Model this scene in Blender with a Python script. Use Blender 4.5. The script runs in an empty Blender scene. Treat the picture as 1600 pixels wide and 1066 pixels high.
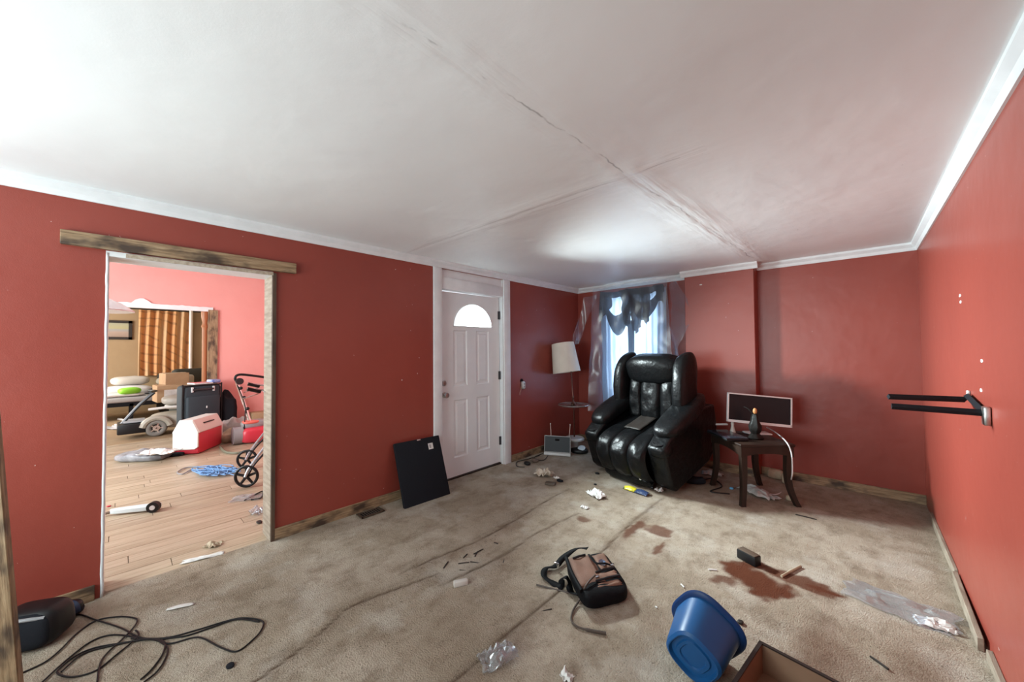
import bpy, bmesh, math, random
import numpy as np
from mathutils import Vector, Matrix, Euler, noise
R = math.radians
random.seed(7)
sc = bpy.context.scene
COL = sc.collection

# ------------------------------------------------------------------ camera
FPX, YAW, PITCH, ROLL, CH = 575.95, 0.755723, 0.0232068, -0.0077259, 1.40
fw = Vector((-math.sin(YAW)*math.cos(PITCH), math.cos(YAW)*math.cos(PITCH), math.sin(PITCH)))
_rt = Vector((math.cos(YAW), math.sin(YAW), 0)); _up = _rt.cross(fw)
rt = math.cos(ROLL)*_rt + math.sin(ROLL)*_up
up = -math.sin(ROLL)*_rt + math.cos(ROLL)*_up
cd = bpy.data.cameras.new('camera'); cd.sensor_width = 36; cd.lens = FPX/1600*36; cd.clip_start = .02; cd.clip_end = 200
cam = bpy.data.objects.new('camera', cd); COL.objects.link(cam)
mw = Matrix((rt, up, -fw)).transposed().to_4x4(); mw.translation = (0, 0, CH); cam.matrix_world = mw
sc.camera = cam

# ------------------------------------------------------------------ world, exposure
wd = bpy.data.worlds.new('world'); sc.world = wd; wd.use_nodes = True
bg = wd.node_tree.nodes['Background']; bg.inputs[0].default_value = (.88, .94, 1, 1); bg.inputs[1].default_value = 1.0
sc.view_settings.view_transform = 'Standard'; sc.view_settings.look = 'None'
sc.view_settings.exposure = 0.38; sc.view_settings.gamma = 1; sc.view_settings.use_curve_mapping = False

def area(name, loc, target, sx, sy, power, col=(1, 1, 1), spread=180):
    l = bpy.data.lights.new(name, 'AREA'); l.shape = 'RECTANGLE'; l.size = sx; l.size_y = sy
    l.energy = power; l.color = col; l.spread = R(spread)
    o = bpy.data.objects.new(name, l); COL.objects.link(o); o.location = loc
    o.rotation_euler = (Vector(target)-Vector(loc)).to_track_quat('-Z', 'Y').to_euler()
    return o
LX, RX, BY, CF, CZ = -3.189, .401, 4.896, 4.728, 2.335      # left wall, right wall, back wall, chimney front, ceiling
NY = -1.75                                                   # wall behind the camera
PX, PCZ, FX = -8.05, 2.74, -12.6                             # middle room end wall, its ceiling, far room end wall
area('daylight_near_window', (-1.7, NY+.06, 1.45), (-1.5, 3, 2.3), 2.2, 1.3, 100, (.83, .98, 1))
area('daylight_back_window', (-2.3, BY+.16, 1.45), (-2.3, 0, 1.2), .66, 1.3, 24, (.78, .92, 1))
area('daylight_door_fanlight', (LX-.15, 2.82, 1.79), (0, 3.3, .70), .56, .25, 128, (.84, .98, 1), 88)
area('daylight_middle_room', (-5.4, -2.35, 1.5), (-5.9, 2, 1.1), 2.4, 1.5, 185, (.86, .98, 1))
area('daylight_far_room', (-10.4, -2.3, 1.5), (-10.6, 2, .9), 2.0, 1.3, 130, (1, .97, .9))

# ------------------------------------------------------------------ pixel rays to places (1600x1066 frame)
def ray(px, py): return fw*FPX + rt*(px-800) + up*(533-py)
def G(px, py, z=0.0):
    d = ray(px, py); return Vector((0, 0, CH)) + d*((z-CH)/d.z)
def VX(px, py, X):
    d = ray(px, py); return Vector((0, 0, CH)) + d*(X/d.x)
def VY(px, py, Y):
    d = ray(px, py); return Vector((0, 0, CH)) + d*(Y/d.y)

# ------------------------------------------------------------------ materials
MATS = {}
def newmat(name):
    m = bpy.data.materials.new(name); m.use_nodes = True; nt = m.node_tree
    return m, nt, nt.nodes['Principled BSDF']
def N(nt, t, **kw):
    n = nt.nodes.new(t)
    for k, v in kw.items():
        if k.startswith('i_'): n.inputs[k[2:].replace('_', ' ')].default_value = v
        else: setattr(n, k, v)
    return n
def mixc(nt, a, b, f):
    n = nt.nodes.new('ShaderNodeMix'); n.data_type = 'RGBA'
    for s, v in ((n.inputs[6], a), (n.inputs[7], b), (n.inputs[0], f)):
        if hasattr(v, 'is_output'): nt.links.new(v, s)
        else: s.default_value = (*v, 1) if isinstance(v, tuple) and len(v) == 3 else v
    return n.outputs[2]
def ramp(nt, fac, stops):
    n = nt.nodes.new('ShaderNodeValToRGB'); nt.links.new(fac, n.inputs[0])
    el = n.color_ramp.elements
    while len(el) < len(stops): el.new(.5)
    for e, (p, c) in zip(el, stops): e.position = p; e.color = (*c, 1) if len(c) == 3 else c
    return n.outputs[0]
def fnoise(nt, scale, detail=4, stretch=None, rough=.55):
    tc = nt.nodes.new('ShaderNodeTexCoord'); n = N(nt, 'ShaderNodeTexNoise'); n.inputs['Scale'].default_value = scale
    n.inputs['Detail'].default_value = detail; n.inputs['Roughness'].default_value = rough
    if stretch:
        mp = nt.nodes.new('ShaderNodeMapping'); mp.inputs['Scale'].default_value = stretch
        nt.links.new(tc.outputs['Object'], mp.inputs[0]); nt.links.new(mp.outputs[0], n.inputs['Vector'])
    else: nt.links.new(tc.outputs['Object'], n.inputs['Vector'])
    return n.outputs[0]
def bump(nt, bs, h, strength, dist=.01):
    b = N(nt, 'ShaderNodeBump'); b.inputs['Strength'].default_value = strength; b.inputs['Distance'].default_value = dist
    nt.links.new(h, b.inputs['Height']); nt.links.new(b.outputs[0], bs.inputs['Normal'])
def mat(name, col, rough=.5, metal=0, col2=None, vs=4, bmp=0, bs=60, spec=.5, coat=0, trans=0, stretch=None, sheen=0, lo=.35, hi=.65, alpha=1):
    if name in MATS: return MATS[name]
    m, nt, p = newmat(name)
    p.inputs['Roughness'].default_value = rough; p.inputs['Metallic'].default_value = metal
    p.inputs['Specular IOR Level'].default_value = spec; p.inputs['Coat Weight'].default_value = coat
    p.inputs['Transmission Weight'].default_value = trans; p.inputs['Sheen Weight'].default_value = sheen; p.inputs['Alpha'].default_value = alpha
    if col2:
        f = ramp(nt, fnoise(nt, vs, 5, stretch), [(lo, (0, 0, 0)), (hi, (1, 1, 1))])
        nt.links.new(mixc(nt, col, col2, f), p.inputs['Base Color'])
    else: p.inputs['Base Color'].default_value = (*col, 1)
    if bmp: bump(nt, p, fnoise(nt, bs, 4, stretch), bmp)
    MATS[name] = m; return m

def wallpaint(name, c1, c2, rough):
    m, nt, p = newmat(name)
    f = ramp(nt, fnoise(nt, 1.3, 6), [(.3, (0, 0, 0)), (.7, (1, 1, 1))])
    c = mixc(nt, c1, c2, f)
    sp = ramp(nt, fnoise(nt, 38, 2), [(.765, (0, 0, 0)), (.78, (1, 1, 1))])      # chips and nail holes
    c = mixc(nt, c, (.62, .5, .47), sp)
    nt.links.new(c, p.inputs['Base Color']); p.inputs['Roughness'].default_value = rough
    n1 = fnoise(nt, 3, 3); n2 = fnoise(nt, 220, 2)
    a = N(nt, 'ShaderNodeMath', operation='MULTIPLY'); a.inputs[1].default_value = .06; nt.links.new(n2, a.inputs[0])
    s = N(nt, 'ShaderNodeMath', operation='ADD'); nt.links.new(n1, s.inputs[0]); nt.links.new(a.outputs[0], s.inputs[1])
    bump(nt, p, s.outputs[0], .35, .02); MATS[name] = m; return m
RED = wallpaint('red_paint', (.285, .053, .036), (.25, .045, .031), .36)
RED_LIT = wallpaint('red_paint_lit', (.80, .36, .33), (.75, .32, .29), .5)  # red paint with strong light and haze put into its paler colour
BEIGE = wallpaint('beige_paint', (.42, .30, .17), (.36, .25, .14), .6)
TRIM = mat('white_trim_paint', (.78, .80, .81), .38, col2=(.71, .73, .74), vs=7)
DOORW = mat('white_door_paint', (.79, .82, .83), .36, col2=(.74, .77, .78), vs=3)
STEEL = mat('brushed_steel', (.5, .49, .47), .32, 1); DSTEEL = mat('dark_metal', (.06, .06, .065), .4, .8)
CHROME = mat('chrome', (.72, .73, .75), .15, 1)
BLK = mat('black_plastic', (.007, .007, .008), .42, spec=.35); MBLK = mat('matte_black', (.009, .010, .014), .8, bmp=.3, bs=300, spec=.2)
GREY = mat('grey_plastic', (.28, .28, .29), .45); LGREY = mat('light_grey_plastic', (.6, .6, .6), .4)
WHT = mat('white_plastic', (.75, .75, .74), .4); SCREEN = mat('dark_screen', (.008, .009, .011), .35, spec=.25)
SCREEN2 = mat('matte_grey_screen', (.03, .034, .04), .5, spec=.3)
def leather():
    m, nt, p = newmat('black_leather')
    p.inputs['Base Color'].default_value = (.004, .0044, .005, 1); p.inputs['Roughness'].default_value = .35; p.inputs['Specular IOR Level'].default_value = .26
    n1 = fnoise(nt, 9, 5, None, .6); n2 = fnoise(nt, 240, 2)
    a = N(nt, 'ShaderNodeMath', operation='MULTIPLY'); a.inputs[1].default_value = .04; nt.links.new(n2, a.inputs[0])
    s = N(nt, 'ShaderNodeMath', operation='ADD'); nt.links.new(n1, s.inputs[0]); nt.links.new(a.outputs[0], s.inputs[1])
    bump(nt, p, s.outputs[0], .40, .03); return m
LEATHER = leather()
BROWNL = mat('worn_brown_leather', (.03, .024, .021), .5, spec=.25, bmp=.3, bs=30)
def charred():
    m, nt, p = newmat('charred_pine')
    grain = fnoise(nt, 6, 6, (1, 14, 14), .6)
    c = ramp(nt, grain, [(.3, (.14, .082, .04)), (.5, (.29, .19, .105)), (.7, (.42, .30, .18))])
    b = ramp(nt, fnoise(nt, 5, 3, (1, 2.2, 2.2)), [(.48, (0, 0, 0)), (.66, (1, 1, 1))])
    nt.links.new(mixc(nt, c, (.055, .034, .022), b), p.inputs['Base Color'])
    p.inputs['Roughness'].default_value = .6; bump(nt, p, grain, .4); return m
CHAR = charred()
PINE = mat('raw_pine', (.50, .43, .34), .6, col2=(.36, .28, .2), vs=5, stretch=(1, 10, 10), bmp=.3)
OLDP = mat('weathered_pine', (.34, .28, .215), .7, col2=(.20, .15, .11), vs=5, stretch=(1, 8, 8), bmp=.4)
DARKWOOD = mat('dark_stained_wood', (.018, .0105, .008), .4, col2=(.03, .017, .012), spec=.25, vs=8, stretch=(1, 1, .2), bmp=.15)
CARD = mat('cardboard', (.42, .27, .15), .8, col2=(.36, .22, .12), vs=6)
PAPER = mat('white_paper', (.75, .74, .72), .8, col2=(.62, .6, .57), vs=20)
TAN = mat('tan_card', (.46, .38, .27), .8, col2=(.36, .28, .19), vs=20)
BLUE = mat('blue_plastic', (.008, .078, .225), .4, col2=(.0065, .064, .19), vs=5, spec=.35)
CREAM = mat('cream_lampshade', (.74, .70, .62), .85, col2=(.68, .64, .56), vs=5)
GLASSY = mat('smoked_glass', (.20, .16, .15), .12, spec=.8, coat=.6)
BAGB = mat('black_nylon', (.004, .004, .005), .7, spec=.12, bmp=.3, bs=160); BAGT = mat('brown_nylon', (.19, .092, .058), .75, col2=(.155, .075, .047), vs=12, bmp=.3, bs=160)
def glass(name, tint=(1, 1, 1), f=.08):
    m, nt, p = newmat(name); nt.nodes.remove(p)
    t = N(nt, 'ShaderNodeBsdfTransparent'); t.inputs[0].default_value = (*tint, 1)
    g = N(nt, 'ShaderNodeBsdfGlossy'); g.inputs['Roughness'].default_value = .05
    x = N(nt, 'ShaderNodeMixShader'); x.inputs[0].default_value = f
    nt.links.new(t.outputs[0], x.inputs[1]); nt.links.new(g.outputs[0], x.inputs[2])
    nt.links.new(x.outputs[0], nt.nodes['Material Output'].inputs[0]); return m
GLASS = glass('window_glass')
def film(name, col, tr, transl, gl, rough=.18):
    m, nt, p = newmat(name); nt.nodes.remove(p)
    t = N(nt, 'ShaderNodeBsdfTransparent'); t.inputs[0].default_value = (.93, .96, 1, 1)
    d = N(nt, 'ShaderNodeBsdfDiffuse'); d.inputs[0].default_value = (*col, 1)
    l = N(nt, 'ShaderNodeBsdfTranslucent'); l.inputs[0].default_value = (*col, 1)
    g = N(nt, 'ShaderNodeBsdfGlossy'); g.inputs['Roughness'].default_value = rough
    a = N(nt, 'ShaderNodeMixShader'); a.inputs[0].default_value = transl
    nt.links.new(d.outputs[0], a.inputs[1]); nt.links.new(l.outputs[0], a.inputs[2])
    b = N(nt, 'ShaderNodeMixShader'); b.inputs[0].default_value = gl
    nt.links.new(a.outputs[0], b.inputs[1]); nt.links.new(g.outputs[0], b.inputs[2])
    c = N(nt, 'ShaderNodeMixShader'); c.inputs[0].default_value = tr
    nt.links.new(b.outputs[0], c.inputs[1]); nt.links.new(t.outputs[0], c.inputs[2])
    nt.links.new(c.outputs[0], nt.nodes['Material Output'].inputs[0]); return m
PLASTIC = film('clear_plastic_sheet', (.55, .66, .80), .76, .6, .3, .28)
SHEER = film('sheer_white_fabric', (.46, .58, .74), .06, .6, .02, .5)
LACE = film('black_lace', (.008, .022, .038), .22, .45, .02, .5)
CLEARP = film('clear_packaging', (.72, .70, .68), .74, .4, .35, .12)

# ------------------------------------------------------------------ mesh helpers
class MB:
    def __init__(s): s.v = []; s.f = []
    def add(s, vs, fs, M=None):
        o = len(s.v)
        s.v += [tuple((M @ Vector(v)) if M else v) for v in vs]; s.f += [tuple(i+o for i in f) for f in fs]; return s
    def box(s, c, d, M=None):
        x, y, z = d[0]/2, d[1]/2, d[2]/2
        vs = [(c[0]+a*x, c[1]+b*y, c[2]+e*z) for a in (-1, 1) for b in (-1, 1) for e in (-1, 1)]
        return s.add(vs, [(0, 1, 3, 2), (4, 6, 7, 5), (0, 4, 5, 1), (2, 3, 7, 6), (0, 2, 6, 4), (1, 5, 7, 3)], M)
    def rbox(s, c, d, r, seg=2, M=None):
        bm = bmesh.new(); bmesh.ops.create_cube(bm, size=1)
        for v in bm.verts: v.co = Vector((v.co.x*d[0]+c[0], v.co.y*d[1]+c[1], v.co.z*d[2]+c[2]))
        bmesh.ops.bevel(bm, geom=bm.edges[:], offset=r, segments=seg, affect='EDGES', profile=.5)
        bm.verts.ensure_lookup_table(); bm.verts.index_update()
        s.add([v.co[:] for v in bm.verts], [[v.index for v in f.verts] for f in bm.faces], M); bm.free(); return s
    def cyl(s, p0, p1, r0, r1=None, n=16, M=None):
        r1 = r0 if r1 is None else r1; p0 = Vector(p0); p1 = Vector(p1); q = (p1-p0).to_track_quat('Z', 'Y'); vs = []
        for p, r in ((p0, r0), (p1, r1)):
            for i in range(n): a = 2*math.pi*i/n; vs.append((p + q @ Vector((r*math.cos(a), r*math.sin(a), 0)))[:])
        fs = [(i, (i+1) % n, n+(i+1) % n, n+i) for i in range(n)] + [tuple(range(n))[::-1], tuple(range(n, 2*n))]
        return s.add(vs, fs, M)
    def tube(s, pts, r, n=8, closed=False, M=None, flat=1.0):
        P = [Vector(p) for p in pts]; m = len(P); vs = []; ref = None
        for i in range(m):
            a = P[(i-1) % m] if (closed or i > 0) else P[i]; b = P[(i+1) % m] if (closed or i < m-1) else P[i]
            t = (b-a).normalized() if (b-a).length > 1e-9 else Vector((0, 0, 1))
            if ref is None: ref = Vector((0, 0, 1)) if abs(t.z) < .9 else Vector((1, 0, 0))
            x = (ref - t*ref.dot(t)).normalized(); y = t.cross(x); ref = x
            rr = r[i] if hasattr(r, '__len__') else r
            for k in range(n): an = 2*math.pi*k/n; vs.append((P[i] + x*rr*flat*math.cos(an) + y*rr*math.sin(an))[:])
        fs = []
        for i in range(m if closed else m-1):
            j = (i+1) % m
            for k in range(n): fs.append((i*n+k, i*n+(k+1) % n, j*n+(k+1) % n, j*n+k))
        if not closed: fs += [tuple(range(n))[::-1], tuple(range((m-1)*n, m*n))]
        return s.add(vs, fs, M)
    def lathe(s, prof, n=24, M=None, fn=None):
        vs = []; fs = []; m = len(prof)
        for i, (r, z) in enumerate(prof):
            for k in range(n):
                a = 2*math.pi*k/n; q = r*(fn(a, z) if fn else 1); vs.append((q*math.cos(a), q*math.sin(a), z))
        for i in range(m-1):
            for k in range(n): fs.append((i*n+k, i*n+(k+1) % n, (i+1)*n+(k+1) % n, (i+1)*n+k))
        if prof[0][0] > 1e-4: fs.append(tuple(range(n))[::-1])
        if prof[-1][0] > 1e-4: fs.append(tuple(range((m-1)*n, m*n)))
        return s.add(vs, fs, M)
    def sell(s, c, d, e=.5, e2=None, n=20, m=14, M=None, fn=None):
        e2 = e2 or e; sp = lambda w, k: math.copysign(abs(w)**k, w); vs = []; fs = []
        for i in range(m+1):
            ph = -math.pi/2 + math.pi*i/m
            for k in range(n):
                a = 2*math.pi*k/n
                v = Vector((c[0]+d[0]/2*sp(math.cos(ph), e2)*sp(math.cos(a), e), c[1]+d[1]/2*sp(math.cos(ph), e2)*sp(math.sin(a), e), c[2]+d[2]/2*sp(math.sin(ph), e2)))
                vs.append(tuple(fn(v) if fn else v))
        for i in range(m):
            for k in range(n): fs.append((i*n+k, i*n+(k+1) % n, (i+1)*n+(k+1) % n, (i+1)*n+k))
        return s.add(vs, fs, M)
    def grid(s, fn, nu, nv, M=None):
        vs = [tuple(fn(i/nu, j/nv)) for i in range(nu+1) for j in range(nv+1)]
        fs = [(i*(nv+1)+j, i*(nv+1)+j+1, (i+1)*(nv+1)+j+1, (i+1)*(nv+1)+j) for i in range(nu) for j in range(nv)]
        return s.add(vs, fs, M)
    def ext(s, poly, z0, z1, M=None):
        n = len(poly); vs = [(x, y, z0) for x, y in poly] + [(x, y, z1) for x, y in poly]
        return s.add(vs, [(i, (i+1) % n, n+(i+1) % n, n+i) for i in range(n)] + [tuple(range(n))[::-1], tuple(range(n, 2*n))], M)
    def build(s, name, m, parent=None, ang=38, sub=0, solid=0, bev=0, T=None):
        me = bpy.data.meshes.new(name)
        me.from_pydata([tuple(T @ Vector(v)) for v in s.v] if T else s.v, [], s.f)
        bm = bmesh.new(); bm.from_mesh(me); bmesh.ops.remove_doubles(bm, verts=bm.verts, dist=1e-6)
        bmesh.ops.recalc_face_normals(bm, faces=bm.faces); bm.to_mesh(me); bm.free()
        me.polygons.foreach_set('use_smooth', [True]*len(me.polygons)); me.set_sharp_from_angle(angle=R(ang))
        o = bpy.data.objects.new(name, me); COL.objects.link(o)
        if m: me.materials.append(m)
        if parent: o.parent = parent
        if bev:
            b = o.modifiers.new('bevel', 'BEVEL'); b.width = bev; b.segments = 2; b.limit_method = 'ANGLE'
        if solid:
            b = o.modifiers.new('solid', 'SOLIDIFY'); b.thickness = solid; b.offset = 0
        if sub:
            b = o.modifiers.new('sub', 'SUBSURF'); b.levels = sub; b.render_levels = sub
        return o
def plate(name, outer, holes, t, T, m, parent=None):
    """a flat plate in local XY with holes, thickness t towards -Z"""
    cu = bpy.data.curves.new(name, 'CURVE'); cu.dimensions = '2D'; cu.fill_mode = 'BOTH'; cu.extrude = t/2
    for pts in [outer]+holes:
        sp = cu.splines.new('POLY'); sp.points.add(len(pts)-1); sp.use_cyclic_u = True
        for q, (x, y) in zip(sp.points, pts): q.co = (x, y, 0, 1)
    tmp = bpy.data.objects.new('tmp', cu); me = bpy.data.meshes.new_from_object(tmp)
    bpy.data.objects.remove(tmp); bpy.data.curves.remove(cu)
    me.transform(T @ Matrix.Translation((0, 0, -t/2))); me.name = name
    me.materials.clear(); me.materials.append(m)
    for p in me.polygons: p.use_smooth = False
    o = bpy.data.objects.new(name, me); COL.objects.link(o)
    if parent: o.parent = parent
    return o
def rect(x0, x1, y0, y1): return [(x0, y0), (x1, y0), (x1, y1), (x0, y1)]
def tag(o, label, cat, group=None, kind=None):
    o['label'] = label; o['category'] = cat
    if group: o['group'] = group
    if kind: o['kind'] = kind
    return o
def struct(o, label, cat): return tag(o, label, cat, kind='structure')
def thing(name, label, cat, loc=(0, 0, 0), rz=0, group=None, rot=None):
    o = bpy.data.objects.new(name, None); COL.objects.link(o); o.location = loc; o.empty_display_size = .1
    o.rotation_euler = rot or (0, 0, rz); return tag(o, label, cat, group)
def smooth_path(pts, k=6):
    P = [Vector(p) for p in pts]; out = []
    for i in range(len(P)-1):
        a, b, c, d = P[max(i-1, 0)], P[i], P[i+1], P[min(i+2, len(P)-1)]
        for j in range(k):
            t = j/k; out.append(.5*((2*b)+(c-a)*t+(2*a-5*b+4*c-d)*t*t+(3*b-a-3*c+d)*t**3))
    return out+[P[-1]]
def axes(x, y, o): # matrix from local x axis, y axis, origin
    x = Vector(x).normalized(); y = Vector(y); y = (y-x*y.dot(x)).normalized(); z = x.cross(y)
    m = Matrix((x, y, z)).transposed().to_4x4(); m.translation = o; return m
def rel(o, pts): return [Vector(p)-Vector(o) for p in pts]
nz = lambda x, y=0, z=0: noise.noise(Vector((x, y, z)))

# ================================================================== STRUCTURE
# --- carpeted floor with ridges, dirt and brown patch attributes
SEAMS = [[(-1.85, .1), (-1.89, .41), (-1.94, .62), (-2.05, .87), (-2.03, 1.0), (-1.98, 1.2), (-1.94, 1.4)],
         [(-1.25, .3), (-1.27, .98), (-1.285, 1.29), (-1.29, 1.75), (-1.32, 2.3), (-1.357, 2.8), (-1.36, 3.5)],
         [(-1.84, 1.3), (-1.815, 1.5), (-1.79, 1.71), (-1.79, 1.89), (-1.81, 2.17), (-1.784, 2.51), (-1.77, 2.7)],
         [(-2.12, 1.2), (-2.1, 1.46), (-2.05, 1.82), (-2.08, 2.29), (-2.12, 2.65), (-2.145, 3.1)]]
STAINS_PATCHES = [(-.50, 2.66, .20, .15, 1), (-.33, 2.80, .24, .07, .9), (-.62, 2.52, .10, .05, .8), (-.17, 2.79, .10, .025, 1), (-1.16, 2.83, .09, .10, .8), (-1.30, 2.76, .035, .15, .8), (-1.70, 2.62, .06, .05, .7),
          (-1.05, 2.62, .02, .14, .8), (-.14, 2.18, .10, .30, .5), (-.22, 4.4, .7, .35, .25), (-2.4, 2.2, .5, .5, .12), (-1.0, 4.3, .5, .4, .3), (.18, 2.35, .10, .25, .35), (-.75, 1.75, .08, .3, .2)]  # wide weak entries: soft brown darkening near back wall and side table
def carpet():
    nx, ny = 241, 441; x0, x1, y0, y1 = LX-.085, RX+.02, NY, BY+.02
    X, Y = np.meshgrid(np.linspace(x0, x1, nx), np.linspace(y0, y1, ny), indexing='ij')
    Z = np.zeros_like(X); seam = np.zeros_like(X); st = np.zeros_like(X)
    wob = np.array([[nz(x*6, y*6, 3)*.5+nz(x*17, y*17, 9)*.3 for y in Y[0]] for x in X[:, 0]])
    for i, s in enumerate(SEAMS):
        s = np.array(s); xs = np.interp(Y, s[:, 1], s[:, 0], left=99, right=99)
        d = np.abs(X-xs-wob*.012); fade = 1/(1+np.exp(-(Y-s[0, 1])*12))*1/(1+np.exp((Y-s[-1, 1])*12))
        fade = fade*(np.interp(Y, [s[0, 1]-.01, s[0, 1], s[-1, 1], s[-1, 1]+.01], [0, 1, 1, 0]))
        Z += .011*np.exp(-(d/.05)**2)*fade; Z -= .007*np.exp(-(d/.012)**2)*fade
        seam = np.maximum(seam, np.exp(-(d/.011)**2)*fade*np.clip(.9+wob, .35, 1)); seam = np.maximum(seam, .22*np.exp(-(d/.07)**2)*fade)
    for (a, b, ra, rb, k) in STAINS_PATCHES:
        d = np.sqrt(((X-a)/ra)**2+((Y-b)/rb)**2)+wob*(1.5 if k > .6 else .9)
        st = np.maximum(st, k/(1+np.exp((d-1)*(18 if k > .6 else 4))))
    Z += wob*.004
    # ragged raised edge at the doorway and rumples along the left side
    edge = (X < LX+.0) & (Y > -.05) & (Y < .76); Z[edge] += .004+wob[edge]*.008-.25*np.clip(LX-.035-X[edge]+wob[edge]*.05, 0, 1)
    me = bpy.data.meshes.new('floor')
    vs = np.stack([X, Y, Z], -1).reshape(-1, 3)
    idx = np.arange(nx*ny).reshape(nx, ny)
    fs = np.stack([idx[:-1, :-1], idx[1:, :-1], idx[1:, 1:], idx[:-1, 1:]], -1).reshape(-1, 4)
    me.from_pydata(vs.tolist(), [], fs.tolist())
    for nme, a in (('seam', seam), ('stain', st)):
        at = me.attributes.new(nme, 'FLOAT', 'POINT'); at.data.foreach_set('value', a.reshape(-1).astype(np.float32))
    me.polygons.foreach_set('use_smooth', [True]*len(me.polygons))
    m, nt, p = newmat('dirty_carpet')
    f1 = ramp(nt, fnoise(nt, 1.6, 6, None, .65), [(.38, (0, 0, 0)), (.60, (1, 1, 1))])
    c = mixc(nt, (.455, .385, .305), (.34, .275, .205), f1)
    f2 = ramp(nt, fnoise(nt, 7, 6, (1, .7, 1), .7), [(.47, (0, 0, 0)), (.70, (.75, .75, .75))]); c = mixc(nt, c, (.185, .135, .092), f2)
    f4 = ramp(nt, fnoise(nt, 2.3, 5, None, .6), [(.52, (0, 0, 0)), (.70, (.8, .8, .8))]); c = mixc(nt, c, (.53, .48, .41), f4)
    f3 = ramp(nt, fnoise(nt, 85, 3), [(.60, (0, 0, 0)), (.74, (.85, .85, .85))]); c = mixc(nt, c, (.10, .08, .06), f3)
    A = lambda n: N(nt, 'ShaderNodeAttribute', attribute_name=n).outputs['Fac']
    c = mixc(nt, c, (.085, .05, .03), A('seam')); c = mixc(nt, c, (.115, .036, .017), A('stain'))
    nt.links.new(c, p.inputs['Base Color']); p.inputs['Roughness'].default_value = .95; p.inputs['Specular IOR Level'].default_value = .15
    n1 = fnoise(nt, 130, 3, None, .7); n2 = fnoise(nt, 14, 5)
    s = N(nt, 'ShaderNodeMath', operation='ADD'); nt.links.new(n1, s.inputs[0]); nt.links.new(n2, s.inputs[1])
    bump(nt, p, s.outputs[0], .85, .014)
    me.materials.append(m); o = bpy.data.objects.new('floor', me); COL.objects.link(o)
    return struct(o, 'dirty beige carpet with ridges and brown stains', 'floor')
carpet()

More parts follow.
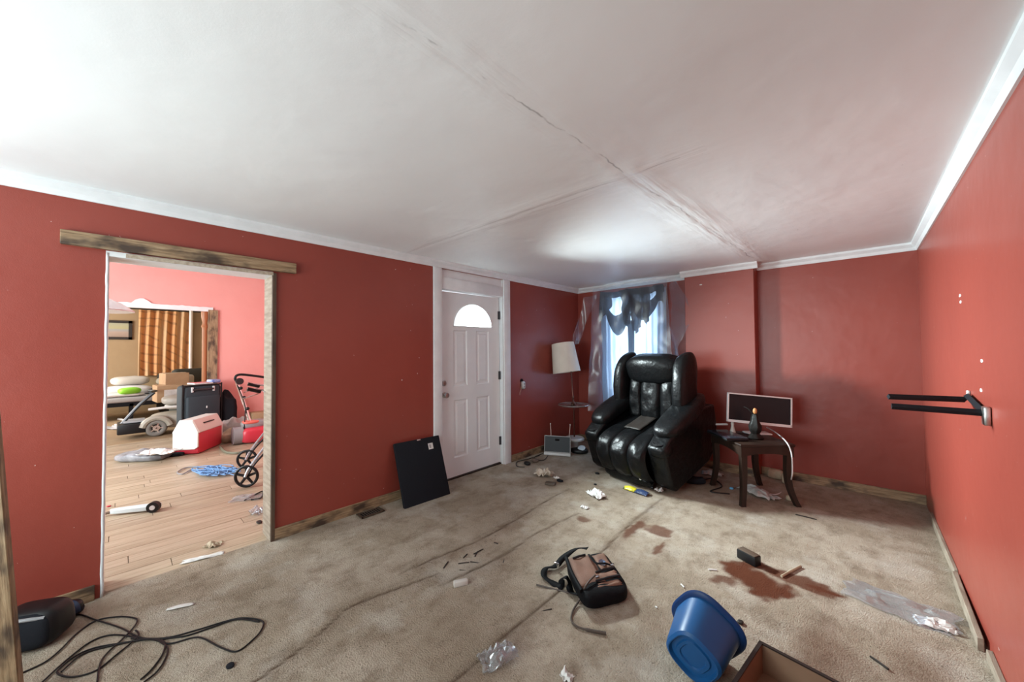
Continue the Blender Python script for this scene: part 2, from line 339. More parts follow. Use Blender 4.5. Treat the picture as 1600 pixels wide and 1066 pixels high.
# --- ceiling with taped seams
def ceiling():
    nx, ny = 181, 331; x0, x1, y0, y1 = LX-.05, RX+.05, NY-.05, BY+.05
    X, Y = np.meshgrid(np.linspace(x0, x1, nx), np.linspace(y0, y1, ny), indexing='ij')
    wob = np.array([[nz(x*3, y*3, 31)*.6+nz(x*11, y*11, 17)*.35 for y in Y[0]] for x in X[:, 0]])
    Z = np.full_like(X, CZ); s1 = -.93+.04*(Y-.6); 
    Z -= .006*np.exp(-((X-s1)/.13)**2)*(1+1.6*wob); Z += .005*np.exp(-((X-s1-wob*.015)/.02)**2)*(.6+wob)
    fx_ = 1/(1+np.exp((X+.45)*9)); Z -= .005*np.exp(-((Y-1.85)/.12)**2)*(1+1.6*wob)*fx_; Z += .005*np.exp(-((Y-1.87-wob*.02)/.02)**2)*(.6+wob)*fx_
    Z -= .005*np.exp(-((X+2.05)/.10)**2)*(1+1.6*wob)*(Y > 1.4)
    Z += wob*.0022
    me = bpy.data.meshes.new('ceiling'); idx = np.arange(nx*ny).reshape(nx, ny)
    fs = np.stack([idx[:-1, :-1], idx[:-1, 1:], idx[1:, 1:], idx[1:, :-1]], -1).reshape(-1, 4)
    me.from_pydata(np.stack([X, Y, Z], -1).reshape(-1, 3).tolist(), [], fs.tolist())
    me.polygons.foreach_set('use_smooth', [True]*len(me.polygons))
    m, nt, p = newmat('satin_white_ceiling')
    c = mixc(nt, (.865, .885, .885), (.82, .84, .845), ramp(nt, fnoise(nt, 1.2, 5), [(.35, (0, 0, 0)), (.65, (1, 1, 1))]))
    tc = N(nt, 'ShaderNodeTexCoord'); sx = N(nt, 'ShaderNodeSeparateXYZ'); nt.links.new(tc.outputs['Object'], sx.inputs[0])
    def mth(op, a, b=None, clamp=False):
        n = N(nt, 'ShaderNodeMath', operation=op); n.use_clamp = clamp
        for i, v in enumerate((a, b)):
            if v is None: continue
            if hasattr(v, 'is_output'): nt.links.new(v, n.inputs[i])
            else: n.inputs[i].default_value = v
        return n.outputs[0]
    nn = mth('MULTIPLY', mth('SUBTRACT', fnoise(nt, 5, 4), .5), .07)
    gate = ramp(nt, fnoise(nt, 4.5, 4), [(.47, (0, 0, 0)), (.58, (1, 1, 1))])
    l1 = mth('ABSOLUTE', mth('ADD', mth('SUBTRACT', sx.outputs[0], mth('ADD', mth('MULTIPLY', sx.outputs[1], .035), -.945)), nn))
    l2 = mth('ABSOLUTE', mth('ADD', mth('SUBTRACT', sx.outputs[1], 1.86), mth('MULTIPLY', nn, .6)))
    k1 = mth('SUBTRACT', 1, mth('DIVIDE', l1, .006), True); k2 = mth('MULTIPLY', mth('SUBTRACT', 1, mth('DIVIDE', l2, .005), True), .7)
    k2 = mth('MULTIPLY', k2, mth('LESS_THAN', sx.outputs[0], -.62))
    k = mth('MULTIPLY', mth('MAXIMUM', k1, k2), gate)
    c = mixc(nt, c, (.30, .30, .30), mth('MULTIPLY', k, .8))
    c = mixc(nt, c, (.35, .35, .35), ramp(nt, fnoise(nt, 25, 2), [(.80, (0, 0, 0)), (.82, (1, 1, 1))]))
    nt.links.new(c, p.inputs['Base Color']); p.inputs['Roughness'].default_value = .42
    b1 = mth('MULTIPLY', mth('SUBTRACT', 1, mth('DIVIDE', l1, .17), True), fnoise(nt, 1, 5, (26, 2.2, 1)))
    b2 = mth('MULTIPLY', mth('SUBTRACT', 1, mth('DIVIDE', l2, .15), True), fnoise(nt, 1, 5, (2.2, 26, 1))); b2 = mth('MULTIPLY', b2, mth('LESS_THAN', sx.outputs[0], -.5))
    bump(nt, p, mth('ADD', mth('ADD', fnoise(nt, 2.5, 4), mth('MULTIPLY', mth('ADD', b1, b2), .9)), mth('MULTIPLY', fnoise(nt, 180, 2), .03)), .32, .02)
    me.materials.append(m); o = bpy.data.objects.new('ceiling', me); COL.objects.link(o)
    struct(o, 'white satin ceiling with cracked taped panel seams', 'ceiling')
    slab = MB().box(((LX+RX)/2, (NY+BY)/2, CZ+.08), (RX-LX+.3, BY-NY+.3, .08)).build('ceiling_slab', TRIM, o)
ceiling()

# --- walls
TYZ = Matrix(((0, 0, 1, 0), (1, 0, 0, 0), (0, 1, 0, 0), (0, 0, 0, 1)))   # local x->Y, y->Z, z->X
TXZ = Matrix(((1, 0, 0, 0), (0, 0, -1, 0), (0, 1, 0, 0), (0, 0, 0, 1)))   # local x->X, y->Z, z->-Y
DW0, DW1, DWT = -.066, .775, 1.985                                        # doorway to the middle room
D0, D1, DT = 2.300, 3.225, 2.262                                          # front door opening
wl = plate('wall_left', rect(NY-.2, BY+.2, -.02, PCZ+.05), [rect(DW0, DW1, -.01, DWT), rect(D0, D1, -.01, DT)], .2, Matrix.Translation((LX, 0, 0)) @ TYZ, RED)
struct(wl, 'red painted wall with doorway and front door', 'wall')
# light-coloured plaster reveal of doorway is separate trim below
W0, W1, WZ0, WZ1 = -2.62, -1.96, .72, 2.13                                # back window opening
wb = plate('wall_back', rect(LX-.2, RX+.2, -.02, CZ+.05), [rect(W0, W1, WZ0, WZ1)], .2, Matrix.Translation((0, BY, 0)) @ TXZ, RED)
struct(wb, 'red painted back wall with curtained window', 'wall')
# chimney breast
cb = MB().box(((-1.546-.822)/2, (CF+BY)/2+.01, CZ/2), (.724, BY-CF+.02, CZ)).build('wall_chimney_breast', RED)
cb.modifiers.new('b', 'BEVEL').width = .006; struct(cb, 'red chimney breast standing out beside the alcove', 'wall')
wr = MB().box((RX+.1, (NY+BY)/2, CZ/2), (.2, BY-NY+.4, CZ+.1)).build('wall_right', RED); struct(wr, 'red side wall with black bracket arms', 'wall')
wn = plate('wall_near', rect(LX-.2, RX+.2, -.02, CZ+.05), [], .15, Matrix.Translation((0, NY-.15, 0)) @ TXZ, RED); struct(wn, 'red wall behind the viewer', 'wall')

# crown moulding: profile swept along paths
PROF = [(0, 0), (.010, 0), (.016, .010), (.022, .028), (.040, .045), (.046, .052), (.046, .072), (0, .072)]
def crown(name, a, b, nrm, label, mitre=(0, 0)):
    a = Vector(a); b = Vector(b); nrm = Vector(nrm); t = (b-a).normalized(); vs = []
    for P, mt in ((a, mitre[0]), (b, -mitre[1])):
        for d, z in PROF: vs.append((P + nrm*d + t*(d*mt) + Vector((0, 0, CZ-.070+z)))[:])
    n = len(PROF); fs = [(i, (i+1) % n, n+(i+1) % n, n+i) for i in range(n)]+[tuple(range(n))[::-1], tuple(range(n, 2*n))]
    return struct(MB().add(vs, fs).build(name, TRIM, ang=25), label, 'moulding')
crown('trim_1', (LX, NY, 0), (LX, BY, 0), (1, 0, 0), 'white crown moulding along left wall', (0, 1))
crown('trim_2', (LX, BY, 0), (-1.546, BY, 0), (0, -1, 0), 'white crown moulding above the curtained window', (1, 0))
crown('trim_3', (-1.585, CF, 0), (-.785, CF, 0), (0, -1, 0), 'white crown moulding on the chimney breast', (0, 0))
crown('trim_4', (-.822, BY, 0), (RX, BY, 0), (0, -1, 0), 'white crown moulding above the alcove', (0, 1))
crown('trim_5', (RX, BY, 0), (RX, NY, 0), (-1, 0, 0), 'white crown moulding along right wall', (1, 0))

# charred baseboards: local x = length
def board(name, a, b, h, t, nrm, m, label, z0=0, cat='baseboard', bev=.003, top_strip=None):
    a = Vector(a); b = Vector(b); L = (b-a).length
    T = axes(b-a, Vector((0, 0, 1)).cross(b-a), a); s = 1 if (T.to_3x3() @ Vector((0, 1, 0))).dot(Vector(nrm)) > 0 else -1
    mb = MB().box((L/2, s*t/2, z0+h/2), (L, t, h)); o = mb.build(name, m, bev=bev); o.matrix_world = T
    return struct(o, label, cat)
board('baseboard_left', (LX, NY, 0), (LX, DW0-.02, 0), .085, .016, (1, 0, 0), CHAR, 'pine baseboard left of the doorway')
board('baseboard_left', (LX, DW1+.02, 0), (LX, 2.2, 0), .085, .016, (1, 0, 0), CHAR, 'charred pine baseboard between doorway and front door')
board('baseboard_left', (LX, 3.35, 0), (LX, BY, 0), .085, .016, (1, 0, 0), CHAR, 'charred pine baseboard between front door and corner')
board('baseboard_back', (LX, BY, 0), (-1.55, BY, 0), .085, .016, (0, -1, 0), CHAR, 'pine baseboard under the curtained window')
board('baseboard_chimney', (-1.55, CF, 0), (-.82, CF, 0), .09, .016, (0, -1, 0), CHAR, 'pine baseboard on the chimney breast')
board('baseboard_back', (-.82, BY, 0), (RX, BY, 0), .085, .018, (0, -1, 0), CHAR, 'knotty charred baseboard in the alcove')
bo = board('baseboard_right', (RX, 3.45, 0), (RX, 4.5, 0), .06, .018, (-1, 0, 0), OLDP, 'far split length of pale baseboard along right wall')
bo = board('baseboard_right', (RX-.015, 2.72, 0), (RX-.005, 3.42, 0), .06, .022, (-1, 0, 0), OLDP, 'middle loose length of pale baseboard along right wall')
bo = board('baseboard_right', (RX, 1.2, 0), (RX, 2.66, 0), .05, .02, (-1, 0, 0), OLDP, 'nearest worn length of baseboard along right wall')

# doorway trims
board('trim_6', (LX, -.235, 2.0), (LX, .925, 2.0), .078, .034, (1, 0, 0), CHAR, 'charred wooden header board above the doorway', cat='header board')
o = MB().box((LX-.1, DW1+.004, DWT/2), (.205, .02, DWT)).build('trim_7', OLDP); struct(o, 'pale wooden jamb on the right of the doorway', 'jamb')
o = MB().box((0, 0, 0), (DWT, .024, .022), None).build('trim_8', mat('scorched_strip', (.10, .062, .038), .6, col2=(.05, .03, .02), vs=6, stretch=(1, 6, 6)))
o.matrix_world = Matrix.Translation((LX+.006, DW1+.008, DWT/2)) @ Matrix.Rotation(math.pi/2, 4, 'Y')
struct(o, 'dark charred strip on the right doorway edge', 'jamb')
o = MB().grid(lambda u, v: (LX+.004-.21*u, DW0+.006+.003*nz(v*20, u*3), DWT*v), 2, 60).build('trim_9', TRIM, solid=.012); struct(o, 'ragged white plaster jamb on the left of the doorway', 'jamb')
o = MB().box((LX-.1, (DW0+DW1)/2, DWT-.004), (.205, DW1-DW0, .03)).build('trim_10', TRIM); struct(o, 'white painted lintel under the doorway header', 'lintel')
o = MB().box((LX+.008, (DW0+DW1)/2+.04, DWT-.006), (.02, DW1-DW0-.08, .022)).build('trim_19', PINE); struct(o, 'thin pale strip under the doorway header board', 'strip')
# front door casing
for nme, y0, y1, lab in (('trim_11', 2.200, 2.300, 'white casing on the left of the front door'), ('trim_12', 3.225, 3.335, 'white casing on the right of the front door')):
    o = MB().rbox((LX+.011, (y0+y1)/2, 1.133), (.022, y1-y0, 2.266), .004).build(nme, TRIM); struct(o, lab, 'door casing')
jm = MB()
jm.box((LX-.10, D0-.004, 1.13), (.198, .018, 2.262)); jm.box((LX-.10, D1+.004, 1.13), (.198, .018, 2.262))
o = jm.build('trim_13', TRIM); struct(o, 'white inner jambs of the front door', 'door jamb')
o = MB().box((LX-.065, (D0+D1)/2, 2.215), (.10, D1-D0-.01, .095)).rbox((LX-.06, (D0+D1)/2, 2.112), (.12, D1-D0-.01, .125), .003).build('trim_14', TRIM); struct(o, 'white stepped header panel above the front door', 'door header')
o = MB().box((LX-.09, (D0+D1)/2, .005), (.10, D1-D0, .02)).build('trim_15', DARKWOOD); struct(o, 'dark threshold under the front door', 'threshold')

# front door slab: in local x->Y, y->Z
def front_door():
    w, h, t = D1-D0-.014, 2.015, .044; x0 = D0+.007
    root = thing('door_1', 'white panelled front door with arched fanlight', 'door', (LX-.055, x0, .018)); root['kind'] = 'structure'
    root.rotation_euler = (R(.35), 0, 0)
    fan = [(.213, 1.645)] + [(.500-.287*math.cos(a), 1.645+.262*math.sin(a)) for a in [math.pi*i/24 for i in range(1, 24)]] + [(.787, 1.645)]
    fan = [(x-x0+2.3, y) for x, y in fan]
    px = [(.205, .40), (.535, .735)]; pz = [(.20, .83), (.98, 1.60)]
    holes = [fan] + [rect(a, b, c, d) for a, b in px for c, d in pz]
    plate('slab', rect(0, w, 0, h), holes, t, TYZ, DOORW, root)
    for a, b in px:
        for c, d in pz:
            mb = MB(); ring = [(0, 0), (.012, -.011), (.030, -.011), (.048, -.003)]; vs = []
            for k, z in ring: vs += [(z, a+k, c+k), (z, b-k, c+k), (z, b-k, d-k), (z, a+k, d-k)]
            fs = [(i*4+j, i*4+(j+1) % 4, i*4+4+(j+1) % 4, i*4+4+j) for i in range(3) for j in range(4)]+[(12, 13, 14, 15)]
            mb.add(vs, fs); mb.box((-.03, (a+b)/2, (c+d)/2), (.012, b-a, d-c)); mb.build('door_panel', DOORW, root, ang=10)
    g = plate('fanlight_pane', fan, [], .006, Matrix.Translation((-.02, 0, 0)) @ TYZ, GLASS, root); g['label'] = 'arched glass pane'
    MB().tube([(.002, x, y) for x, y in fan], .007, 6, True).build('fanlight_rim', DOORW, root)
    kb = MB().lathe([(0, 0), (.030, 0), (.030, .008), (.012, .012), (.012, .03), (.026, .036), (.030, .05), (.024, .062), (0, .064)], 20, Matrix.Translation((0, .075, .90)) @ Matrix.Rotation(R(90), 4, 'Y')).build('door_knob', STEEL, root); kb['label'] = 'satin steel door knob'
    kb = MB().lathe([(0, 0), (.030, 0), (.030, .006), (.025, .012), (.022, .016), (0, .017)], 20, Matrix.Translation((0, .075, 1.025)) @ Matrix.Rotation(R(90), 4, 'Y')).box((.022, .075, 1.025), (.014, .008, .024)).build('deadbolt', STEEL, root); kb['label'] = 'round steel deadbolt'
    for z in (.26, 1.06, 1.80):
        MB().box((.004, w-.004, z), (.012, .03, .10)).cyl((.010, w+.004, z-.05), (.010, w+.004, z+.05), .008).build('hinge', DSTEEL, root)
front_door()

# back window
def back_window():
    root = thing('window_1', 'white framed sash window behind plastic and curtains', 'window', ((W0+W1)/2, BY, WZ0)); root['kind'] = 'structure'
    w, h = W1-W0, WZ1-WZ0; mb = MB()
    for x in (-w/2+.02, w/2-.02): mb.box((x, .08, h/2), (.04, .10, h))
    for z in (.02, h-.02): mb.box((0, .08, z), (w, .10, .04))
    mb.build('window_frame', TRIM, root); MB().box((0, .07, h/2), (w-.08, .05, .045)).build('meeting_rail', TRIM, root)
    for z0, z1 in ((.04, h/2-.02), (h/2+.02, h-.04)): MB().box((0, .09, (z0+z1)/2), (w-.08, .005, z1-z0)).build('pane', GLASS, root)
    mb = MB()
    for x in (-w/2-.04, w/2+.04): mb.box((x, -.011, h/2), (.08, .02, h+.16))
    for z in (-.04, h+.04): mb.box((0, -.011, z), (w+.16, .022, .08))
    mb.build('window_casing', TRIM, root)
back_window()

# ------------------------------------------------------------------ middle room
MY0, MY1 = -2.6, 2.05
LAM = []
for i, (c1, c2) in enumerate([((.46, .37, .265), (.33, .25, .165)), ((.50, .405, .295), (.38, .29, .20)), ((.42, .33, .235), (.31, .23, .155)), ((.47, .375, .27), (.34, .255, .17))]):
    LAM.append(mat('oak_laminate_%d' % i, c1, .42, col2=c2, vs=4, stretch=(9, .8, 1), bmp=.08, bs=8))
fl2 = MB().box(((LX-.2+FX)/2+.075, (MY0+MY1)/2, -.03), (LX-.05-FX+.3, MY1-MY0+.2, .04)).build('floor_2', mat('laminate_joint', (.12, .08, .05), .7)); struct(fl2, 'light oak laminate floor of the middle room', 'floor')
plank_mesh = {}
def laminate(x0, x1, y0, y1, wd, ln):
    n = int(math.ceil((x0-x1)/wd))
    for i in range(n):
        y = y0-random.random()*ln; xc = x0-(i+.5)*wd
        while y < y1:
            k = random.randrange(4)
            if k not in plank_mesh:
                plank_mesh[k] = MB().box((0, 0, 0), (wd-.003, ln-.004, .012)).build('plank', LAM[k], fl2, bev=0).data
                o = [c for c in fl2.children][-1]
            else: o = bpy.data.objects.new('plank', plank_mesh[k]); COL.objects.link(o); o.parent = fl2
            o.location = (xc, y+ln/2, -.007+random.uniform(-.0008, .0008)); y += ln
laminate(LX-.005, PX-.2, -.9, 1.9, .125, 1.22)
o = MB().box(((PX-.2+FX)/2, (MY0+MY1)/2, -.006), (PX-.2-FX, MY1-MY0, .012)).build('floor_3', mat('tan_floor', (.36, .25, .15), .6, col2=(.28, .19, .11), vs=3, stretch=(6, .7, 1))); struct(o, 'tan floor of the far room', 'floor')
OY1 = 1.055; OZ = 2.115
w = plate('wall_middle_room', rect(MY0, MY1, -.02, PCZ+.02), [rect(-.75, OY1, -.01, OZ)], .16, Matrix.Translation((PX, 0, 0)) @ TYZ, RED_LIT); struct(w, 'salmon wall of the middle room with cased opening', 'wall')
mb = MB(); o = mb.box(((LX+PX)/2-.1, MY1+.06, PCZ/2), (LX-PX+.1, .1, PCZ)).build('wall_middle_side', RED_LIT); struct(o, 'salmon side wall of the middle room', 'wall')
o = MB().box(((LX+PX)/2-.1, MY0-.05, PCZ/2), (LX-PX+.1, .1, PCZ)).build('wall_middle_side', RED_LIT); struct(o, 'salmon window side wall of the middle room', 'wall')
o = MB().box(((LX-.2+PX)/2, (MY0+MY1)/2, PCZ+.03), (LX-.2-PX+.2, MY1-MY0+.2, .06)).build('ceiling_2', TRIM); struct(o, 'white ceiling of the middle room', 'ceiling')
# far room
w = MB().box((FX-.05, (MY0+MY1)/2, 1.3), (.1, MY1-MY0, 2.7)).build('wall_far', BEIGE); struct(w, 'beige wall of the far room behind patterned curtain', 'wall')
o = MB().box(((PX+FX)/2-.08, MY1+.06, 1.3), (PX-FX-.16, .1, 2.7)).build('wall_far_side', BEIGE); struct(o, 'beige side wall of the far room', 'wall')
o = MB().box(((PX+FX)/2-.08, MY0-.05, 1.3), (PX-FX-.16, .1, 2.7)).build('wall_far_side', BEIGE); struct(o, 'beige window side wall of the far room', 'wall')
o = MB().box(((PX+FX)/2-.08, (MY0+MY1)/2, 2.68), (PX-FX-.16, MY1-MY0, .06)).build('ceiling_3', TRIM); struct(o, 'white ceiling of the far room', 'ceiling')
# casing of the inner opening
def ragged(name, m, label):
    mb = MB(); n = 40; y0, y1 = -.7, OY1+.02; pts = []
    for i in range(n+1):
        y = y0+(y1-y0)*i/n; yc = .21; b = .075+.012*nz(y*14, 5)
        if abs(y-yc) < .085: b += math.sqrt(max(0, .085**2-(y-yc)**2))*.9
        pts.append((y, OZ+b-.03))
    poly = pts+[(y1, OZ-.03), (y0, OZ-.03)]
    return struct(mb.ext(poly, 0, .02, Matrix.Translation((PX, 0, 0)) @ TYZ).build(name, m), label, 'casing')
ragged('trim_16', TRIM, 'torn white plaster over the inner opening')
o = MB().box((0, 0, 0), (OZ, .13, .03)).build('trim_17', CHAR); o.matrix_world = Matrix.Translation((PX+.016, OY1+.02, OZ/2)) @ Matrix.Rotation(R(90), 4, 'Y'); struct(o, 'charred board casing on the right of inner opening', 'casing')
o = MB().lathe([(.035, 0), (.035, .5), (.05, .52), (.03, .56), (.035, .6), (.035, 1.8), (.05, 1.84), (.03, 1.9), (.05, 2.0), (.05, 2.1)], 16, Matrix.Translation((PX-.22, OY1-.06, 0))).build('trim_18', mat('orange_wood', (.36, .145, .06), .4)); struct(o, 'orange wooden post inside the inner opening', 'post')
for wall_, pts_ in ((wr, [(1500, 462), (1501, 472), (1533, 610), (1534, 564)]), (cb, [(1095, 445)]), (wl, [(628, 594), (413, 612)])):
    for (x_, y_) in pts_:
        q_ = VX(x_, y_, RX) if wall_ is wr else VY(x_, y_, CF) if wall_ is cb else VX(x_, y_, LX)
        c_ = MB().sell((0, 0, 0), (.004, .04, .016) if wall_ is wr else (.03, .004, .014) if wall_ is cb else (.004, .012, .012), .8).build('plaster_chip', PAPER, wall_); c_.location = q_
#@@OBJECTS
# ================================================================== OBJECTS, main room
# ---------------- recliner
def recliner():
    root = thing('lift_recliner', 'black leather lift recliner tipped forward in front of window', 'recliner', (-1.79, 3.69, 0), R(-12))
    T = Matrix.Rotation(R(17), 4, 'X') @ Matrix.Diagonal((1.17, 1.14, .965, 1)); TB = T @ Matrix.Diagonal((.85, 1, 1, 1))
    wr = lambda v, a=.006, f=9: v + Vector((nz(v.x*f, v.y*f, v.z*f), nz(v.y*f, v.z*f, v.x*f+9), nz(v.z*f, v.x*f, v.y*f+5)))*a
    # body under the seat
    MB().rbox((0, .43, .24), (.60, .74, .36), .03).build('seat_base', LEATHER, root, T=T)
    for s in (-1, 1):
        side = [(.05, .015), (.0, .10), (-.015, .50), (.10, .56), (.60, .62), (.86, .56), (.84, .30), (.70, .06), (.60, .015)]
        mb = MB(); TT = Matrix(((0, 0, 1, 0), (1, 0, 0, 0), (0, 1, 0, 0), (0, 0, 0, 1)))
        mb.ext(side, s*.27, s*.43, TT)
        a = mb.build('arm_panel', LEATHER, root, T=T, bev=.025)
        a.modifiers['bevel'].segments = 3
        def arm(v, s=s):
            k = (v.y-.10)/.70; v = Vector(v); v.z += .085*max(0, k)**1.3 - .05*max(0, .3-k); v.x += s*.012*math.sin(k*5); return wr(v, .007, 7)
        MB().sell((s*.345, .44, .595), (.235, .70, .19), .62, .7, 28, 18, fn=arm).build('armrest', LEATHER, root, T=T)
        # cup holder
        mb = MB().lathe([(.052, 0), (.056, .012), (.046, .016), (.040, .004), (.038, -.05), (0, -.05)], 20, Matrix.Translation((s*.355, .055, .515)))
        mb.build('cup_holder', BLK, root, T=T)
        MB().sell((s*.355, .05, .455), (.17, .15, .13), .6, .6, 20, 12).build('arm_front', LEATHER, root, T=T)
        # wing
        def wing(v, s=s):
            v = Vector(v); k = (v.z-.55)/.62; v.y += .17*k - .10*math.sin(max(0, min(1, k))*math.pi)*.4; v.x += s*(.015-.05*max(0, k-.75)*1.5); return wr(v, .006, 6)
        MB().sell((s*.365, .56, .86), (.165, .30, .66), .7, .55, 26, 22, fn=wing).build('back_wing', LEATHER, root, T=TB)
    def lobe(path, x0, x1, t, nu, amp=.008, f=11, seed=0):
        P = smooth_path([(0, y, z) for y, z in path], 6); mb = MB(); m = len(P)-1
        def fn(u, v):
            i = min(int(u*m), m-1); k = u*m-i; p = P[i].lerp(P[i+1], k); tg = (P[i+1]-P[i]).normalized()
            n = Vector((0, tg.z, -tg.y)); n = n if n.dot(Vector((0, -.6, 1))) > 0 else -n
            sft = abs(2*v-1); bl = t*(1-sft**3.2)**.6; e = min(1, min(u, 1-u)*9)**.5
            q = p + n*bl*e + Vector((x0+(x1-x0)*v, 0, 0))
            w = nz(q.x*f+seed, q.y*f, q.z*f)*amp + nz(q.x*26, q.y*5+seed, q.z*9)*amp*.7
            return q + n*w*(1-sft**2)
        return mb.grid(fn, nu, 14)
    seat = [(.62, .475), (.45, .462), (.25, .468), (.10, .470), (.0, .445), (-.045, .375), (-.05, .28), (-.03, .18), (.01, .09)]
    for i, (a, b, t) in enumerate(((-.26, -.085, .05), (-.10, .10, .055), (.085, .26, .05))):
        lobe(seat, a, b, t, 54, .013, 11, i*7).build('seat_channel', LEATHER, root, T=T)
    MB().grid(lambda u, v: (-.085+.17*v, .18+.30*u, .535-.004*abs(2*v-1)+.004*nz(u*4, v*4)), 10, 8).build('seat_patch', BROWNL, root, T=T, solid=.006)['label'] = 'worn brown patch on the seat'
    back = [(.50, .47), (.535, .60), (.575, .75), (.635, .90), (.66, .96)]
    for i, (a, b, t) in enumerate(((-.29, -.115, .065), (-.135, .135, .075), (.115, .29, .065))):
        lobe(back, a, b, t, 36, .012, 9, 20+i*5).build('back_channel', LEATHER, root, T=TB)
    def head(v):
        v = Vector(v); v.y += .05*(abs(v.x)/.3)**2; v.z += -.03*(abs(v.x)/.3)**3; return wr(v, .006, 6)
    MB().sell((0, .65, 1.04), (.70, .25, .33), .45, .62, 36, 20, fn=head).build('headrest', LEATHER, root, T=TB)
    MB().rbox((0, .70, .78), (.66, .10, .62), .04, 3, Matrix.Translation((0, .70, .5)) @ Matrix.Rotation(R(-13), 4, 'X') @ Matrix.Translation((0, -.70, -.5))).build('back_shell', LEATHER, root, T=TB)
    def fr(v): return wr(Vector(v), .008, 9)
    MB().sell((0, -.005, .075), (.50, .09, .11), .5, .6, 24, 10, fn=fr).build('footrest_edge', LEATHER, root, T=T)
    # lift base on the floor
    mb = MB(); mb.rbox((0, .26, .03), (.50, .05, .05), .006); mb.rbox((0, .74, .03), (.50, .05, .05), .006)
    for s in (-1, 1): mb.rbox((s*.24, .50, .03), (.05, .56, .05), .006); mb.tube([(s*.2, .70, .05), (s*.2, .50, .22), (s*.2, .62, .36)], .018)
    mb.build('lift_base', DSTEEL, root)
    MB().rbox((.10, .015, .012), (.34, .02, .022), .006).build('front_bar', DSTEEL, root)['label'] = 'dark metal bar under footrest'
    MB().tube(smooth_path([(-.50, .35, .60), (-.57, .32, .50), (-.59, .34, .30), (-.56, .42, .10), (-.50, .50, .02)]), .006).build('control_cord', mat('pale_cord', (.5, .42, .38), .5), root)['label'] = 'pale control cord'
    MB().lathe([(0, 0), (.012, 0), (.012, .004), (0, .005)], 12, Matrix.Translation((.17, -.05, .13)) @ Matrix.Rotation(R(90), 4, 'X')).build('badge', LGREY, root, T=T)
recliner()

# ---------------- side table with sabre legs
TC = Vector((-.785, 4.125, 0)); TA = R(42); TH = .545
def side_table():
    root = thing('side_table', 'dark wooden side table with flared legs beside recliner', 'table', TC, TA)
    w, d = .46, .52
    MB().rbox((0, 0, TH-.012), (w+.02, d+.02, .024), .008).build('table_top', DARKWOOD, root)
    for (c, sx, ax) in (((0, -d/2+.012), w, 0), ((0, d/2-.012), w, 0), ((-w/2+.012, 0), d, 1), ((w/2-.012, 0), d, 1)):
        n = 12; poly = [(-sx/2, TH-.024)]+[(-sx/2+sx*i/n, TH-.085-.03*(abs(2*i/n-1)**2)) for i in range(n+1)]+[(sx/2, TH-.024)]
        Mx = Matrix.Translation((c[0], c[1], 0)) @ (Matrix.Rotation(R(90), 4, 'Z') if ax else Matrix()) @ TXZ @ Matrix.Translation((0, 0, -.010))
        MB().ext(poly, 0, .02, Mx).build('apron', DARKWOOD, root)
    for sx in (-1, 1):
        for sy in (-1, 1):
            fl = .055; vs = []; fs = []; n = 12
            for i in range(n+1):
                t = i/n; z = (TH-.024)*(1-t); off = fl*max(0, t-.45)**2*3.0 - .012*math.sin(t*math.pi); r = .026-.007*t+.006*max(0, t-.9)*10*.3
                cx = sx*(w/2-.028+off*(1 if sx > 0 else .5)); cy = sy*(d/2-.028+off*.5)
                vs += [(cx-r, cy-r, z), (cx+r, cy-r, z), (cx+r, cy+r, z), (cx-r, cy+r, z)]
            for i in range(n):
                for k in range(4): fs.append((i*4+k, i*4+(k+1) % 4, i*4+4+(k+1) % 4, i*4+4+k))
            fs += [(0, 1, 2, 3), tuple(range(n*4, n*4+4))]
            MB().add(vs, fs).build('leg', DARKWOOD, root, ang=50)
side_table()
TT_ = Matrix.Translation(TC) @ Matrix.Rotation(TA, 4, 'Z')
def on_table(x, y, z=0): return TT_ @ Vector((x, y, TH+z))
# closed laptop on the left edge
p = on_table(-.20, .02)
o = thing('laptop', 'closed black laptop overhanging the left edge of side table', 'laptop', p, TA+R(90))
MB().rbox((0, 0, .012), (.36, .20, .02), .005).build('lower_shell', BLK, o); MB().rbox((0, 0, .027), (.36, .20, .008), .003).build('lid', mat('blue_black_gloss', (.02, .024, .035), .2), o)
# monitor, tilted, on the table
mc = VY(1186, 640.5, 4.30)
o = thing('flat_monitor', 'white framed flat monitor with black screen on side table', 'monitor', (mc.x, 4.30, TH), 0)
fx = (rt*1 + Vector((0, 0, 0))); fx = Vector((fx.x, fx.y, 0)).normalized(); yaw = math.atan2(fx.y, fx.x)-R(8)
o.rotation_euler = (0, 0, yaw); MT = Matrix.Translation((0, 0, mc.z-TH)) @ Matrix.Rotation(R(5), 4, 'Y') @ Matrix.Rotation(R(-6), 4, 'X')
w, h = .585, .285
mb = MB()
for x in (-w/2+.006, w/2-.006): mb.box((x, 0, 0), (.012, .022, h))
mb.box((0, 0, h/2-.006), (w, .022, .012)); mb.box((0, 0, -h/2+.012), (w, .022, .024))
mb.build('bezel', WHT, o, T=MT); MB().box((0, .003, .006), (w-.02, .014, h-.03)).build('screen', SCREEN, o, T=MT)
MB().rbox((0, .03, 0), (w*.8, .03, h*.7), .012).build('rear_housing', WHT, o, T=MT)
mb = MB().tube([(.0, .03, -.05), (.0, .05, -(mc.z-TH)+.02)], .018).rbox((0, .05, -(mc.z-TH)+.008), (.22, .13, .014), .005)
mb.build('monitor_stand', WHT, o, T=Matrix.Translation((0, 0, mc.z-TH)))
